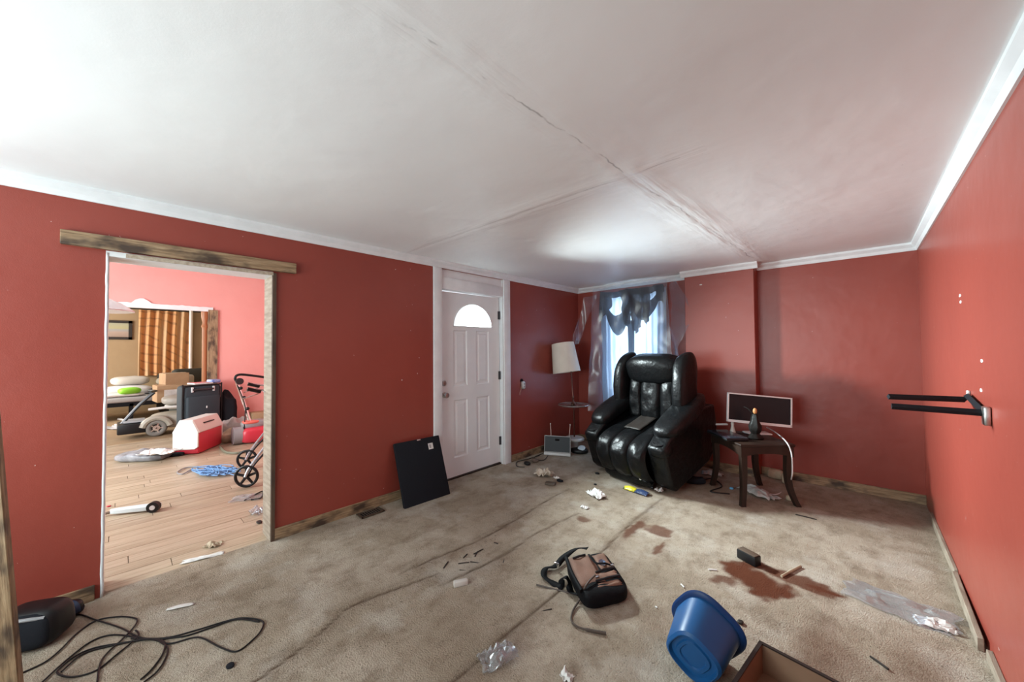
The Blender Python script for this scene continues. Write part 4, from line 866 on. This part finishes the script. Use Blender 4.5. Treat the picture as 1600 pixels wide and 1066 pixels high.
# ---------------- window dressing
def dressing():
    y0 = BY-.05
    # sheers
    for nm, x0, x1, lab, sd in (('sheer_curtain', -2.74, -2.28, 'left white sheer curtain panel at back window', 0), ('sheer_curtain', -2.26, -1.80, 'right white sheer curtain panel at back window', 5)):
        o = MB().grid(lambda u, v: (x0+(x1-x0)*u+.02*nz(u*4, v*3, sd), y0-.02-.022*math.sin(u*34+sd+.6*math.sin(v*4))*(.5+.5*v), 2.20-1.75*v), 60, 24).build(nm, SHEER); tag(o, lab, 'curtain', 'sheer curtains at the back window')
    # lace valance swags with tails
    root = thing('lace_valance', 'black lace valance draped over the back window', 'valance', (-2.28, y0-.03, 1.5))
    L = lambda mb, nm: mb.build(nm, LACE, root, solid=.002)
    Z0 = 2.235-1.5
    def swag(xa, xb, top, deep, thick, sd):
        def fn(u, v):
            x = xa+(xb-xa)*u; s = math.sin(u*math.pi)**.8
            zt = top-.02*s - thick*s*1.0; zb = top-.10-(deep)*s
            return (x, -.03-.03*math.sin(v*22+sd)*s-.02*s+.01*nz(u*9, v*3, sd), zt+(zb-zt)*v+.012*nz(u*8+sd, v*4))
        return MB().grid(fn, 40, 26)
    # upper gathered head
    L(MB().grid(lambda u, v: (-.46+.92*u, -.02-.018*math.sin(u*60), Z0-.03*abs(math.sin(u*7))-.085*v-.03*v*nz(u*9, 3)), 90, 6), 'gathered_heading')
    L(swag(-.40, .04, Z0-.05, .50, .30, 1), 'swag')
    L(swag(-.02, .42, Z0-.04, .32, .16, 4), 'swag')
    # left tail block
    L(MB().grid(lambda u, v: (-.46+.16*u-.02*v+.05*u*v, -.02-.02*math.sin(u*16+v*3), Z0-.02-(.42-.22*u)*v), 16, 20), 'tail')
    # centre tails
    for i, (xc, w_, ln, sd) in enumerate(((-.03, .16, .52, 2), (.10, .20, .62, 5), (.24, .14, .50, 9))):
        L(MB().grid(lambda u, v: (xc+(u-.5)*w_*(1-.45*v)+.03*nz(v*4, sd), -.06-.03*math.sin(u*18+sd)-.02*nz(u*3, v*5, sd), Z0-.02-ln*v*(1-.15*abs(2*u-1))), 18, 30), 'tail')
    L(MB().grid(lambda u, v: (.02+(u-.5)*.10*(1-.3*v), -.05-.02*math.sin(u*16), Z0-.45-.55*v), 12, 20), 'tail')
    L(MB().grid(lambda u, v: (.36+.10*u, -.03-.02*math.sin(u*14), Z0-.0-(.22+.14*nz(u*3, 8))*v), 12, 12), 'tail')
    # plastic sheets
    o = MB().grid(lambda u, v: (-2.80+1.06*u-.06*v*(1-u)+.10*v*u+.02*nz(u*5, v*6, 3), BY-.215-.08*v*(.5+.5*u)-.035*math.sin(u*23+2*v)*v-.05*v*nz(u*4, v*3, 7)-.015*nz(u*11, v*11, 2), 2.262-1.75*v+.015*nz(u*12, 0)*(1-v)), 70, 50).build('plastic_sheet', PLASTIC, ang=70)
    tag(o, 'clear plastic sheet hung from the ceiling over back window', 'plastic sheet')
    o = MB().grid(lambda u, v: (-2.80-.15*u-.26*v**1.1+.07*u*v+.01*nz(u*5, v*7, 4), BY-.10-.10*u-.10*v+.02*math.sin(v*9+u*5), 2.20-.72*v-.04*u), 8, 26).build('plastic_strip', PLASTIC, ang=70); tag(o, 'loose plastic strip flaring out left of the window', 'plastic strip')
    # torn right edge
    o = MB().grid(lambda u, v: (-1.74+.10*u+.16*u*math.sin(min(1, v*1.3)*math.pi)+.03*nz(u*6, v*8, 6), BY-.09-.09*u-.03*math.sin(v*12), 2.235-.85*v-.25*u*v), 8, 26).build('plastic_strip', PLASTIC, ang=70); tag(o, 'ragged plastic edge bulging right of the window', 'plastic strip')
dressing()
#@@MIDDLE
# ================================================================== OBJECTS, middle room
NAVY = mat('navy_canvas', (.022, .033, .042), .75, bmp=.2, bs=120); REDP = mat('red_plastic', (.58, .035, .06), .35); OFFW = mat('off_white_plastic', (.72, .70, .66), .4)
GREYB = mat('greige_plastic', (.38, .34, .28), .45); RUB = mat('grey_rubber', (.20, .18, .16), .8)
# suitcase
a = G(283, 694); b = G(344, 683); c = (a+b)/2; wv = (b-a); wv.z = 0
root = thing('suitcase', 'dark upright suitcase standing behind the red cooler', 'suitcase', c+Vector((-.05, .02, 0)), math.atan2(wv.y, wv.x)); sw = wv.length*1.0; sh = .84
MB().rbox((0, .13, sh/2+.03), (sw, .26, sh), .05, 4).build('shell', NAVY, root); MB().rbox((0, -.02, sh/2-.02), (sw*.88, .06, sh*.72), .03, 3).build('front_pocket', NAVY, root)
MB().tube(smooth_path([(-sw*.5, .01, .06), (-sw*.5, .01, sh-.02), (-sw*.42, .01, sh+.025), (sw*.42, .01, sh+.025), (sw*.5, .01, sh-.02), (sw*.5, .01, .06)], 4), .012).build('piping', BLK, root)
for s in (-1, 1): MB().rbox((s*.14, .0, sh-.035), (.03, .03, .08), .006).build('handle_mount', LGREY, root); MB().cyl((s*sw*.38, .2, .035), (s*sw*.38+.03, .2, .035), .035).build('wheel', BLK, root)
MB().rbox((0, -.015, sh-.035), (.28, .03, .03), .01).build('grab_handle', DSTEEL, root); MB().sell((.03, -.055, sh*.62), (.02, .01, .04), .8).build('badge', LGREY, root)
zt = sh+.03
o = thing('magazine', 'pink and blue magazine lying on top of the suitcase', 'magazine', root.matrix_basis @ Vector((.06, .13, zt+.012)), math.atan2(wv.y, wv.x)+R(6))
MB().box((-.05, 0, .012), (.26, .2, .022)).build('pages', PAPER, o); MB().box((-.07, 0, .025), (.2, .2, .003)).build('cover', mat('pink_print', (.75, .2, .25), .4), o); MB().rbox((.14, 0, .03), (.14, .16, .06), .02).build('blue_packet', mat('blue_white_print', (.55, .6, .75), .4, col2=(.1, .18, .5), vs=14), o)
# cooler
a = G(290, 709); b = G(310, 710); c2_ = G(347, 694); L_ = (c2_-b).length; d_ = .26; ang = math.atan2((c2_-b).y, (c2_-b).x)
root = thing('cooler', 'red cooler with white peaked lid before the suitcase', 'cooler', b, ang)
W_ = .30; MBk = MB().rbox((L_/2, W_/2, .15), (L_, W_, .29), .02, 3); MBk.build('body', REDP, root)
prof = [(-.012, .25), (-.012, .30), (.035, .45), (W_-.035, .45), (W_+.012, .30), (W_+.012, .25)]
TT2 = Matrix(((0, 0, 1, 0), (1, 0, 0, 0), (0, 1, 0, 0), (0, 0, 0, 1)))
MB().ext([(-.010, .29), (-.010, .31), (.07, .47), (W_-.07, .47), (W_+.010, .31), (W_+.010, .29)], -.006, L_+.006, TT2).build('lid', OFFW, root, bev=.008)
MB().ext([(.0, .10), (-.0, .31), (.07, .46), (W_-.07, .46), (W_, .31), (W_, .10), (W_-.04, .07), (.04, .07)], -.016, .012, TT2).build('end_cap', OFFW, root, bev=.006)
MB().ext([(.0, .10), (-.0, .31), (.07, .46), (W_-.07, .46), (W_, .31), (W_, .10), (W_-.04, .07), (.04, .07)], L_-.012, L_+.016, TT2).build('end_cap', OFFW, root, bev=.006)
MB().rbox((L_*.5, .028, .40), (L_*.42, .02, .016), .004, 1, Matrix.Translation((0, 0, 0))).build('latch_slot', BLK, root)
# clothes and bags heap
def heap(name, px, py, s, m, label, cat, rz, seed, e=.7, amp=.3, X=None):
    p = G(px, py) if X is None else VX(px, py, X); p.z = 0; f = 6
    o = MB().sell((0, 0, s[2]*.42), s, e, e, 26, 16, fn=lambda v: Vector((v.x*(1+amp*nz(v.x*f+seed, v.y*f, 1)), v.y*(1+amp*nz(v.y*f, v.z*f+seed, 2)), max(.0, v.z*(1+1.2*amp*nz(v.x*f*1.4+seed, v.y*f*1.4, 3)))))).build(name, m)
    o.location = p; o.rotation_euler = (0, 0, rz); return tag(o, label, cat)
heap('grey_bag', 230, 717, (.58, .34, .12), mat('grey_film', (.36, .37, .40), .4, col2=(.12, .12, .13), vs=6), 'grey plastic bag lying flat left of the cooler', 'bag', R(50), 1, .6)
crumple('white_sheet', 250, 708, .36, .26, .06, PAPER, 'white paper sheet on top of the grey bag', 'paper', R(50), 77, z=.11); heap('black_glove', 273, 713, (.18, .08, .05), MBLK, 'black glove right of the grey bag', 'glove', R(60), 5)
# blue rope pile
def rope():
    rnd = random.Random(5); pts = []
    for i in range(64):
        a_ = i*2.2+rnd.uniform(-.9, .9); k = .35+.75*rnd.random()
        pts.append(G(338+32*k*math.cos(a_)+6*math.sin(i*.21), 735+8.5*k*math.sin(a_)-2*math.cos(i*.21), .008+.035*rnd.random()))
    o = MB().tube(smooth_path(rel(pts[0], pts), 4), .005, 5).build('blue_rope', mat('blue_rope', (.16, .32, .58), .7)); o.location = pts[0]; tag(o, 'tangled pale blue rope on the laminate floor', 'rope')
    pts = [G(300, 733, .01), G(285, 741, .01), G(277, 738, .01), G(290, 731, .01), G(310, 729, .01)]
    o = MB().tube(smooth_path(rel(pts[0], pts)), .007, 6).build('grey_cable', GREY); o.location = pts[0]; tag(o, 'thin grey cord loop left of the blue rope', 'cord')
rope()
# vacuum nozzle with wheel on floor
p = G(219, 800); root = thing('vacuum_nozzle', 'white vacuum nozzle with small wheel on laminate floor', 'nozzle', p, R(62))
MB().ext([(-.20, -.015), (-.16, -.03), (.02, -.04), (.13, -.045), (.14, .03), (.0, .035), (-.15, .02), (-.20, .005)], .012, .055, None).build('shell', mat('pale_blue_plastic', (.58, .66, .68), .4), root, bev=.008)
MB().cyl((.115, -.065, .045), (.115, -.025, .045), .045, n=24).build('wheel', BLK, root); MB().cyl((.115, -.07, .045), (.115, -.024, .045), .02, n=16).build('hub', LGREY, root); MB().tube([(-.19, -.003, .03), (-.25, -.01, .02)], .012).build('tip', mat('rust_metal', (.15, .09, .06), .6), root)
# rollator
def rollator():
    w1 = G(385, 762); w2 = G(386, 733); root = thing('rollator', 'wheeled walking frame with black wheels behind the doorway jamb', 'walker', (w1.x, w1.y, 0)); o_ = Vector((w1.x, w1.y, 0)); q2 = w2-o_
    ax = Vector((.80, -.55, 0)).normalized()
    r_ = .115
    for c in (Vector((0, 0, r_)), q2+Vector((0, 0, r_))):
        n = 28; X = ax; Y = Vector((0, 0, 1)); Z = X.cross(Y)
        MB().tube([c+(Z*math.cos(2*math.pi*i/n)+Y*math.sin(2*math.pi*i/n))*(r_-.014) for i in range(n)], .014, 8, True).build('tyre', RUB if False else BLK, root)
        wq = MB()
        for k in range(5):
            a_ = k*2*math.pi/5+.3; wq.tube([c, c+(Z*math.cos(a_)+Y*math.sin(a_))*(r_-.02)], [.016, .012], 6)
        wq.cyl(c-X*.02, c+X*.02, .024); wq.build('wheel_spokes', BLK, root)
    lgt = mat('silver_tube', (.5, .52, .56), .25, .9)
    dirv = Vector((-.10, .52, 0))
    for c in (Vector((0, 0, r_)), q2+Vector((0, 0, r_))):
        top = c+dirv*1.0+Vector((0, 0, .62)); f = ax*.03
        MB().tube(smooth_path([c+f, c+f+dirv*.12+Vector((0, 0, .12)), c+dirv*.55+Vector((0, 0, .40)), top]), .013).build('front_leg', lgt, root); MB().tube(smooth_path([c-f, c-f+dirv*.15+Vector((0, 0, .12)), c-f+dirv*.6+Vector((0, 0, .33)), c+dirv*1.05+Vector((0, 0, .45))]), .011).build('brace', DSTEEL, root)
        MB().tube([top, top+Vector((0, .02, .18)), top+Vector((-.0, -.50, .27))], .012).build('handle_tube', lgt, root); e = top+Vector((0, -.50, .27)); MB().tube([e+Vector((0, .12, -.04)), e], .02).build('grip', BLK, root); MB().tube(smooth_path([e+Vector((0, .1, -.06)), e+Vector((0, .0, -.09)), e+Vector((0, -.04, -.10))]), .006).build('brake_lever', CHROME, root)
        MB().tube([top, top+dirv*.55+Vector((0, 0, -.60))], .013).build('rear_leg', lgt, root)
        MB().cyl(top+dirv*.55+Vector((0, 0, -.735))+ax*-.015, top+dirv*.55+Vector((0, 0, -.735))+ax*.015, .105 if False else .10, n=24).build('rear_wheel', BLK, root)
    MB().tube([q2*.0+dirv*.6+Vector((0, 0, r_+.42)), q2+dirv*.6+Vector((0, 0, r_+.42))], .012).build('cross_bar', lgt, root); MB().rbox(tuple(q2*.5+dirv*.95+Vector((0, 0, .60))), (.5, .26, .04), .015, 2).build('seat', BAGB, root)
rollator()
# carpet cleaner: red base, silver pole, black handle
p = G(398, 690); root = thing('carpet_cleaner', 'red upright carpet cleaner with silver pole by salmon wall', 'carpet cleaner', p)
MB().sell((.0, .05, .12), (.34, .50, .24), .5, .5).build('base', REDP, root); MB().sell((-.05, .0, .27), (.24, .34, .13), .6, .6).build('grey_hood', GREY, root); MB().cyl((0, -.28, .13), (0, -.16, .13), .13, .13, 24).build('motor_drum', GREY, root)
MB().sell((-.02, -.05, .31), (.20, .22, .05), .6).build('top_cover', mat('coral_plastic', (.70, .16, .12), .4), root)
hb = VX(370, 597, p.x-.05)-p; he = VX(416, 590, p.x-.05)-p
MB().tube([(0, -.06, .30), hb*.5+Vector((0, -.03, .16)), hb], .022).build('pole', CHROME, root)
for t in (.35, .62, .85): q = Vector((0, -.06, .30)).lerp(hb, t); MB().sell(tuple(q+Vector((.03, .02, 0))), (.05, .05, .05), .9).build('clamp_knob', BLK, root)
MB().tube(smooth_path([hb+Vector((0, .03, -.09)), hb, hb+Vector((0, -.02, .07)), hb+Vector((0, .06, .11)), he]), .018).build('handle_bar', BLK, root); MB().cyl(tuple(hb+Vector((.0, .03, .01))), tuple(hb+Vector((.05, .03, .01))), .05).build('handle_hub', DSTEEL, root)
MB().tube(smooth_path([hb+Vector((.03, .0, -.05)), hb*.5+Vector((.05, -.02, .1)), Vector((.05, -.14, .2)), Vector((.1, -.05, .1))]), .007).build('cord', BLK, root)
# black hose arc and clutter between cooler and cleaner
pts = [G(344, 698, .02), G(352, 706, .02), G(370, 708, .02), G(392, 703, .02)]
o = MB().tube(smooth_path(rel(pts[0], pts)), .016).build('vacuum_hose', mat('olive_hose', (.16, .16, .11), .6)); o.location = pts[0]; tag(o, 'olive hose curving on floor right of the cooler', 'hose')
heap('beige_basket', 359, 691, (.24, .22, .2), mat('beige_canvas', (.45, .37, .26), .8, col2=(.2, .15, .1), vs=6), 'beige canvas bundle right of the cooler', 'bundle', R(70), 11, .6)
heap('grey_bundle', 366, 679, (.36, .34, .34), mat('grey_brown_cloth', (.30, .27, .25), .85, col2=(.45, .43, .42), vs=5), 'grey cloth bundle behind the canvas bundle', 'bundle', R(60), 14, .6, X=-7.35)
heap('black_pack', 356, 668, (.24, .24, .74), MBLK, 'tall dark backpack behind the suitcase right side', 'backpack', 0, 17, .6, .2, X=-7.86)
p = G(404, 672); o = MB().rbox((0, 0, .16), (.3, .4, .3), .01).build('small_carton', CARD); o.location = p+Vector((-.12, .1, 0)); tag(o, 'brown carton behind the carpet cleaner', 'box')
crumple('plastic_pouch', 388, 778, .26, .18, .02, CLEARP, 'flat clear pouch with cable near the doorway jamb', 'pouch', R(60), 83)
cable([(382, 782), (395, 775), (410, 768), (408, 778), (392, 781)], .006, 'charger_cable', 'dark charger cable on the flat clear pouch')
crumple('white_rag', 402, 802, .14, .10, .06, CLEARP, 'white plastic scrap near the doorway right jamb', 'wrapper', 0, 87); lump('brown_leaf', 405, 817, (.06, .04, .012), BROWNL, 'small brown leaf at the doorway right jamb', 'leaf'); lump('red_bit', 170, 792, (.03, .03, .01), REDP, 'tiny red bit beside the doorway left jamb', 'debris')
crumple('torn_foil', 318, 872, .22, .05, .012, PAPER, 'torn pale strip at the doorway carpet edge', 'paper', R(75), 91); crumple('torn_foil', 333, 853, .10, .07, .03, TAN, 'crumpled tan scrap on the doorway threshold', 'paper', R(40), 93)
# pendant lamp in middle room
def pendant():
    e = VX(211, 489, -5.6); c = Vector((-5.6, e.y-.30, e.z)); root = thing('pendant_light', 'white glass pendant light hanging in the middle room', 'pendant light', c)
    MB().lathe([(.30, 0), (.30, .012), (.20, .09), (.08, .15), (.03, .16)], 6 if False else 32).build('glass_shade', mat('milk_glass', (.78, .78, .8), .25), root)
    MB().cyl((0, 0, .15), (0, 0, PCZ-c.z), .012).build('rod', BLK, root); MB().lathe([(.06, 0), (.06, .03), (0, .03)], 20, Matrix.Translation((0, 0, PCZ-c.z-.032))).build('ceiling_rose', WHT, root)
    for k in range(3):
        a_ = k*2.1+.5; q = (.14*math.cos(a_), .14*math.sin(a_), -.04)
        MB().sell(q, (.05, .05, .11), .9).build('bulb', mat('frosted_bulb', (.85, .80, .62), .4), root)
pendant()

# ---------------- far room
def at_far(px, py, X): return VX(px, py, X)
# curtain
ya = VX(216, 540, FX+.1).y; yb = VX(301, 540, FX+.1).y; zb_ = VX(260, 586, FX+.1).z
m, nt, pb_ = newmat('patterned_orange_curtain')
tc = N(nt, 'ShaderNodeTexCoord'); wv_ = N(nt, 'ShaderNodeTexWave', wave_type='RINGS'); wv_.inputs['Scale'].default_value = 1.6; wv_.inputs['Distortion'].default_value = 5; wv_.inputs['Detail'].default_value = 1
nt.links.new(tc.outputs['Object'], wv_.inputs['Vector'])
c_ = mixc(nt, (.68, .36, .16), (.25, .14, .07), ramp(nt, wv_.outputs['Fac'], [(.88, (0, 0, 0)), (.95, (.55, .55, .55))])); c_ = mixc(nt, c_, (.66, .45, .26), ramp(nt, fnoise(nt, 3, 3, (1, 3, .15)), [(.45, (0, 0, 0)), (.6, (1, 1, 1))]))
nt.links.new(c_, pb_.inputs['Base Color']); pb_.inputs['Roughness'].default_value = .8
o = MB().grid(lambda u, v: (FX+.10+.055*math.sin(u*40+1.2*math.sin(v*2)), ya+(yb-ya)*u, 2.42-(2.42-zb_)*v), 130, 20).build('patterned_curtain', m); tag(o, 'orange patterned curtain on the far room wall', 'curtain')
o = MB().cyl((FX+.1, ya-.15, 2.44), (FX+.1, yb+.15, 2.44), .015).build('curtain_rod', DSTEEL); tag(o, 'curtain rod over the patterned curtain', 'curtain rod')
# framed picture
p0 = VX(207, 488, FX+.02); p1 = VX(205, 531, FX+.02); root = thing('framed_picture', 'dark framed landscape picture on the far room wall', 'picture', (FX, p0.y-.45, p1.z)); hh = 2.15-p1.z
mb = MB()
for y in (-.42, .42): mb.box((.02, y, hh/2), (.035, .06, hh))
for z in (.03, hh-.03): mb.box((.02, 0, z), (.035, .90, .06))
mb.build('frame', mat('black_frame', (.03, .028, .025), .4), root); m, nt, pb_ = newmat('landscape_print'); tc = N(nt, 'ShaderNodeTexCoord'); s_ = N(nt, 'ShaderNodeSeparateXYZ'); nt.links.new(tc.outputs['Generated'], s_.inputs[0])
nt.links.new(mixc(nt, ramp(nt, s_.outputs[2], [(0, (.30, .2, .15)), (.35, (.42, .3, .24)), (.5, (.33, .34, .36)), (.62, (.45, .42, .2)), (1, (.4, .42, .3))]), (.5, .45, .4), .2), pb_.inputs['Base Color'])
MB().box((.012, 0, hh/2), (.01, .84, hh-.1)).build('print', m, root)
# white pole
q = VX(298, 540, -10.9); zz = VX(297, 602, -10.9).z; o = MB().cyl((0, 0, 0), (0, 0, 2.62), .03).build('white_pole', OFFW); o.location = (q.x, q.y, 0); tag(o, 'white floor-to-ceiling pole before the curtain', 'pole')
# bed
def bed():
    leg = G(205, 656); root = thing('daybed', 'black metal daybed with grey mattress in the far room', 'bed', (leg.x, leg.y, 0)); z = VX(205, 627, leg.x).z
    Lb, Wb = 1.9, .95; E = .35
    MB().box((-Wb/2+.03, -Lb/2+.05+E, z-.06), (Wb, Lb, .08)).build('rail_frame', MBLK, root)
    for x in (0, -Wb+.06):
        for y in (0, -Lb+.1): MB().box((x, y, (z-.05)/2), (.06, .06, z-.05)).build('leg', MBLK, root)
    MB().rbox((-Wb/2+.03, -Lb/2+.05+E, z+.03), (Wb, Lb, .12), .04, 3).build('mattress', mat('grey_ticking', (.42, .43, .45), .8), root)
    return root, z+.085
bd, bz = bed()
def soft(name, px, py, X, s, m, label, cat, rz, seed, dz=0, amp=.2):
    p = VX(px, py, X); f = 4
    o = MB().sell((0, 0, 0), s, .6, .75, 26, 14, fn=lambda v: Vector((v.x*(1+amp*nz(v.x*f+seed, v.y*f, 1)), v.y*(1+amp*nz(v.y*f, v.z*f+seed, 2)), v.z*(1+amp*nz(v.x*f+seed, v.y*f, 3))))).build(name, m)
    o.location = p
    if dz: o.location.z = dz
    o.rotation_euler = (0, 0, rz); return tag(o, label, cat)
LIN = mat('white_linen', (.68, .68, .70), .85); X0 = bd.location.x
soft('white_quilt', 200, 611, X0-.62, (.5, .8, .22), LIN, 'white quilt bundled on the daybed', 'quilt', 0, 3, bz+.10)
soft('white_blanket', 190, 617, X0-.16, (.36, .8, .08), LIN, 'flat white blanket on near edge of the daybed', 'blanket', 0, 6, bz+.045)
soft('cushion', 203, 594, X0-.75, (.4, .62, .20), mat('ivory_linen', (.62, .60, .56), .85), 'ivory pillow on top of the bedding', 'pillow', R(8), 9, bz+.30)
soft('green_pouch', 203, 618, X0-.08, (.24, .34, .14), mat('lime_green', (.28, .72, .05), .5), 'lime green pouch on the daybed', 'pouch', R(10), 12, bz+.13)
# dark armchair + boxes
p = G(262, 640); X1 = -11.2; q = VX(262, 610, X1)
root = thing('dark_armchair', 'dark armchair piled with boxes under the curtain', 'armchair', (-11.75, 1.13, 0)); DK = mat('dark_green_cloth', (.035, .037, .03), .85)
MB().rbox((0, 0, .225), (.8, .95, .45), .05).build('seat', DK, root); MB().rbox((-.42, 0, .48), (.22, 1.05, .85), .06, 3).build('backrest', DK, root)
for s in (-1, 1): MB().rbox((0, s*.47, .36), (.8, .14, .58), .05, 3).build('arm', DK, root)
def carton(px, py, X, s, label, rz, m=CARD, lab=False, z=None):
    p = VX(px, py, X); o = thing('cardboard_box', label, 'box', (p.x, p.y, p.z if z is None else z), rz)
    MB().rbox((0, 0, s[2]/2), s, .006, 1).build('carton', m, o)
    if lab: MB().box((s[0]/2+.002, -.02, s[2]*.5), (.004, s[1]*.5, s[2]*.45)).build('paper_label', PAPER, o)
    else: MB().box((0, 0, s[2]+.002), (.06, s[1]*.98, .004)).build('tape', TAN, o)
    return o
carton(272, 601, -9.4, (.34, .34, .22), 'upper tan cardboard box with open flaps on the pile', R(12)); carton(268, 626, -9.3, (.40, .46, .30), 'lower cardboard box with white label on scooter seat', R(6), CARD, True)
soft('grey_coat', 268, 598, -11.5, (.4, .5, .22), mat('taupe_cloth', (.30, .26, .2), .85), 'taupe coat thrown over the dark armchair', 'coat', R(20), 22, .75)
p = G(305, 640); p = VX(308, 600, -10.4); root = thing('dark_recliner', 'dark upholstered chair behind the white pole', 'chair', (p.x, p.y, 0), R(20))
MB().rbox((0, 0, .23), (.7, .7, .46), .06).build('seat', DK, root); MB().rbox((-.3, 0, .68), (.2, .62, .72), .09, 3).build('backrest', DK, root); MB().rbox((.10, -.22, .62), (.14, .20, .62), .05, 3).build('folded_cushion', mat('stone_cloth', (.36, .33, .27), .85), root)
# mobility scooter
def scooter():
    wc = G(244, 682); root = thing('mobility_scooter', 'grey and beige mobility scooter in the inner opening', 'mobility scooter', (wc.x, wc.y, 0), R(90)); # local x along world y
    r_ = .14; n = 24
    def wheel(x, y):
        c = Vector((x, y, r_)); MB().tube([c+Vector((math.cos(2*math.pi*i/n), 0, math.sin(2*math.pi*i/n)))*(r_-.04) for i in range(n)], .04, 10, True).build('tyre', RUB, root)
        mb = MB().cyl(c-Vector((0, .03, 0)), c+Vector((0, .03, 0)), .045, n=16)
        for k in range(5): a_ = k*1.2566; mb.tube([c-Vector((0, .02, 0)), c+Vector((math.cos(a_)*.08, -.02, math.sin(a_)*.08))], .015, 6)
        mb.build('wheel_hub', CHROME, root)
    wheel(0, 0); wheel(0, .50); wheel(.85, .05); wheel(.85, .45)
    def fend(v): v = Vector(v); v.z = v.z; return v
    MB().sell((.40, .25, .23), (.95, .46, .26), .45, .5).build('chassis', GREYB, root)
    arc = [Vector((math.cos(a_)*(r_+.03), 0, r_+math.sin(a_)*(r_+.03))) for a_ in [R(10+160*i/10) for i in range(11)]]
    MB().tube([v+Vector((0, -.02, 0)) for v in arc], .045, 8).build('mudguard', GREYB, root)
    MB().rbox((-.28, .22, .17), (.34, .50, .16), .02).build('footplate', BLK, root); MB().rbox((-.25, .22, .27), (.26, .40, .02), .006).build('mat', mat('grey_mat', (.3, .31, .33), .8), root)
    MB().cyl((.42, .25, .3), (.42, .25, .50), .05).build('seat_post', BLK, root); MB().sell((.40, .25, .56), (.66, .56, .16), .5, .6).build('seat', mat('grey_vinyl', (.34, .31, .27), .5), root); MB().sell((.36, .25, .45), (.50, .4, .07), .5).build('seat_pan', OFFW, root)
    MB().tube(smooth_path([(-.10, -.04, .46), (.12, -.04, .47), (.30, -.03, .47)]), .02).build('armrest_bar', OFFW, root); MB().tube(smooth_path([(-.42, .2, .2), (-.20, .2, .52), (-.02, .2, .72)]), .025).build('tiller', DSTEEL, root); MB().tube([(-.08, .0, .74), (.0, .2, .74), (-.08, .42, .74)], .02).build('handlebar', BLK, root)
scooter()
crumple('paper_pile', 196, 668, .70, .45, .06, mat('grey_paper', (.42, .42, .44), .7), 'grey paper and bags strewn left of the scooter', 'paper', R(30), 99, n=20)
for i, (a_, b_, c_, d_, lab) in enumerate(((180, 664, 215, 672, 'nearer silver rod lying left of the scooter'), (185, 655, 212, 661, 'farther silver rod lying left of the scooter'))):
    stick(a_, b_, c_, d_, .02, LGREY, 'silver_rod', lab, 'rod')
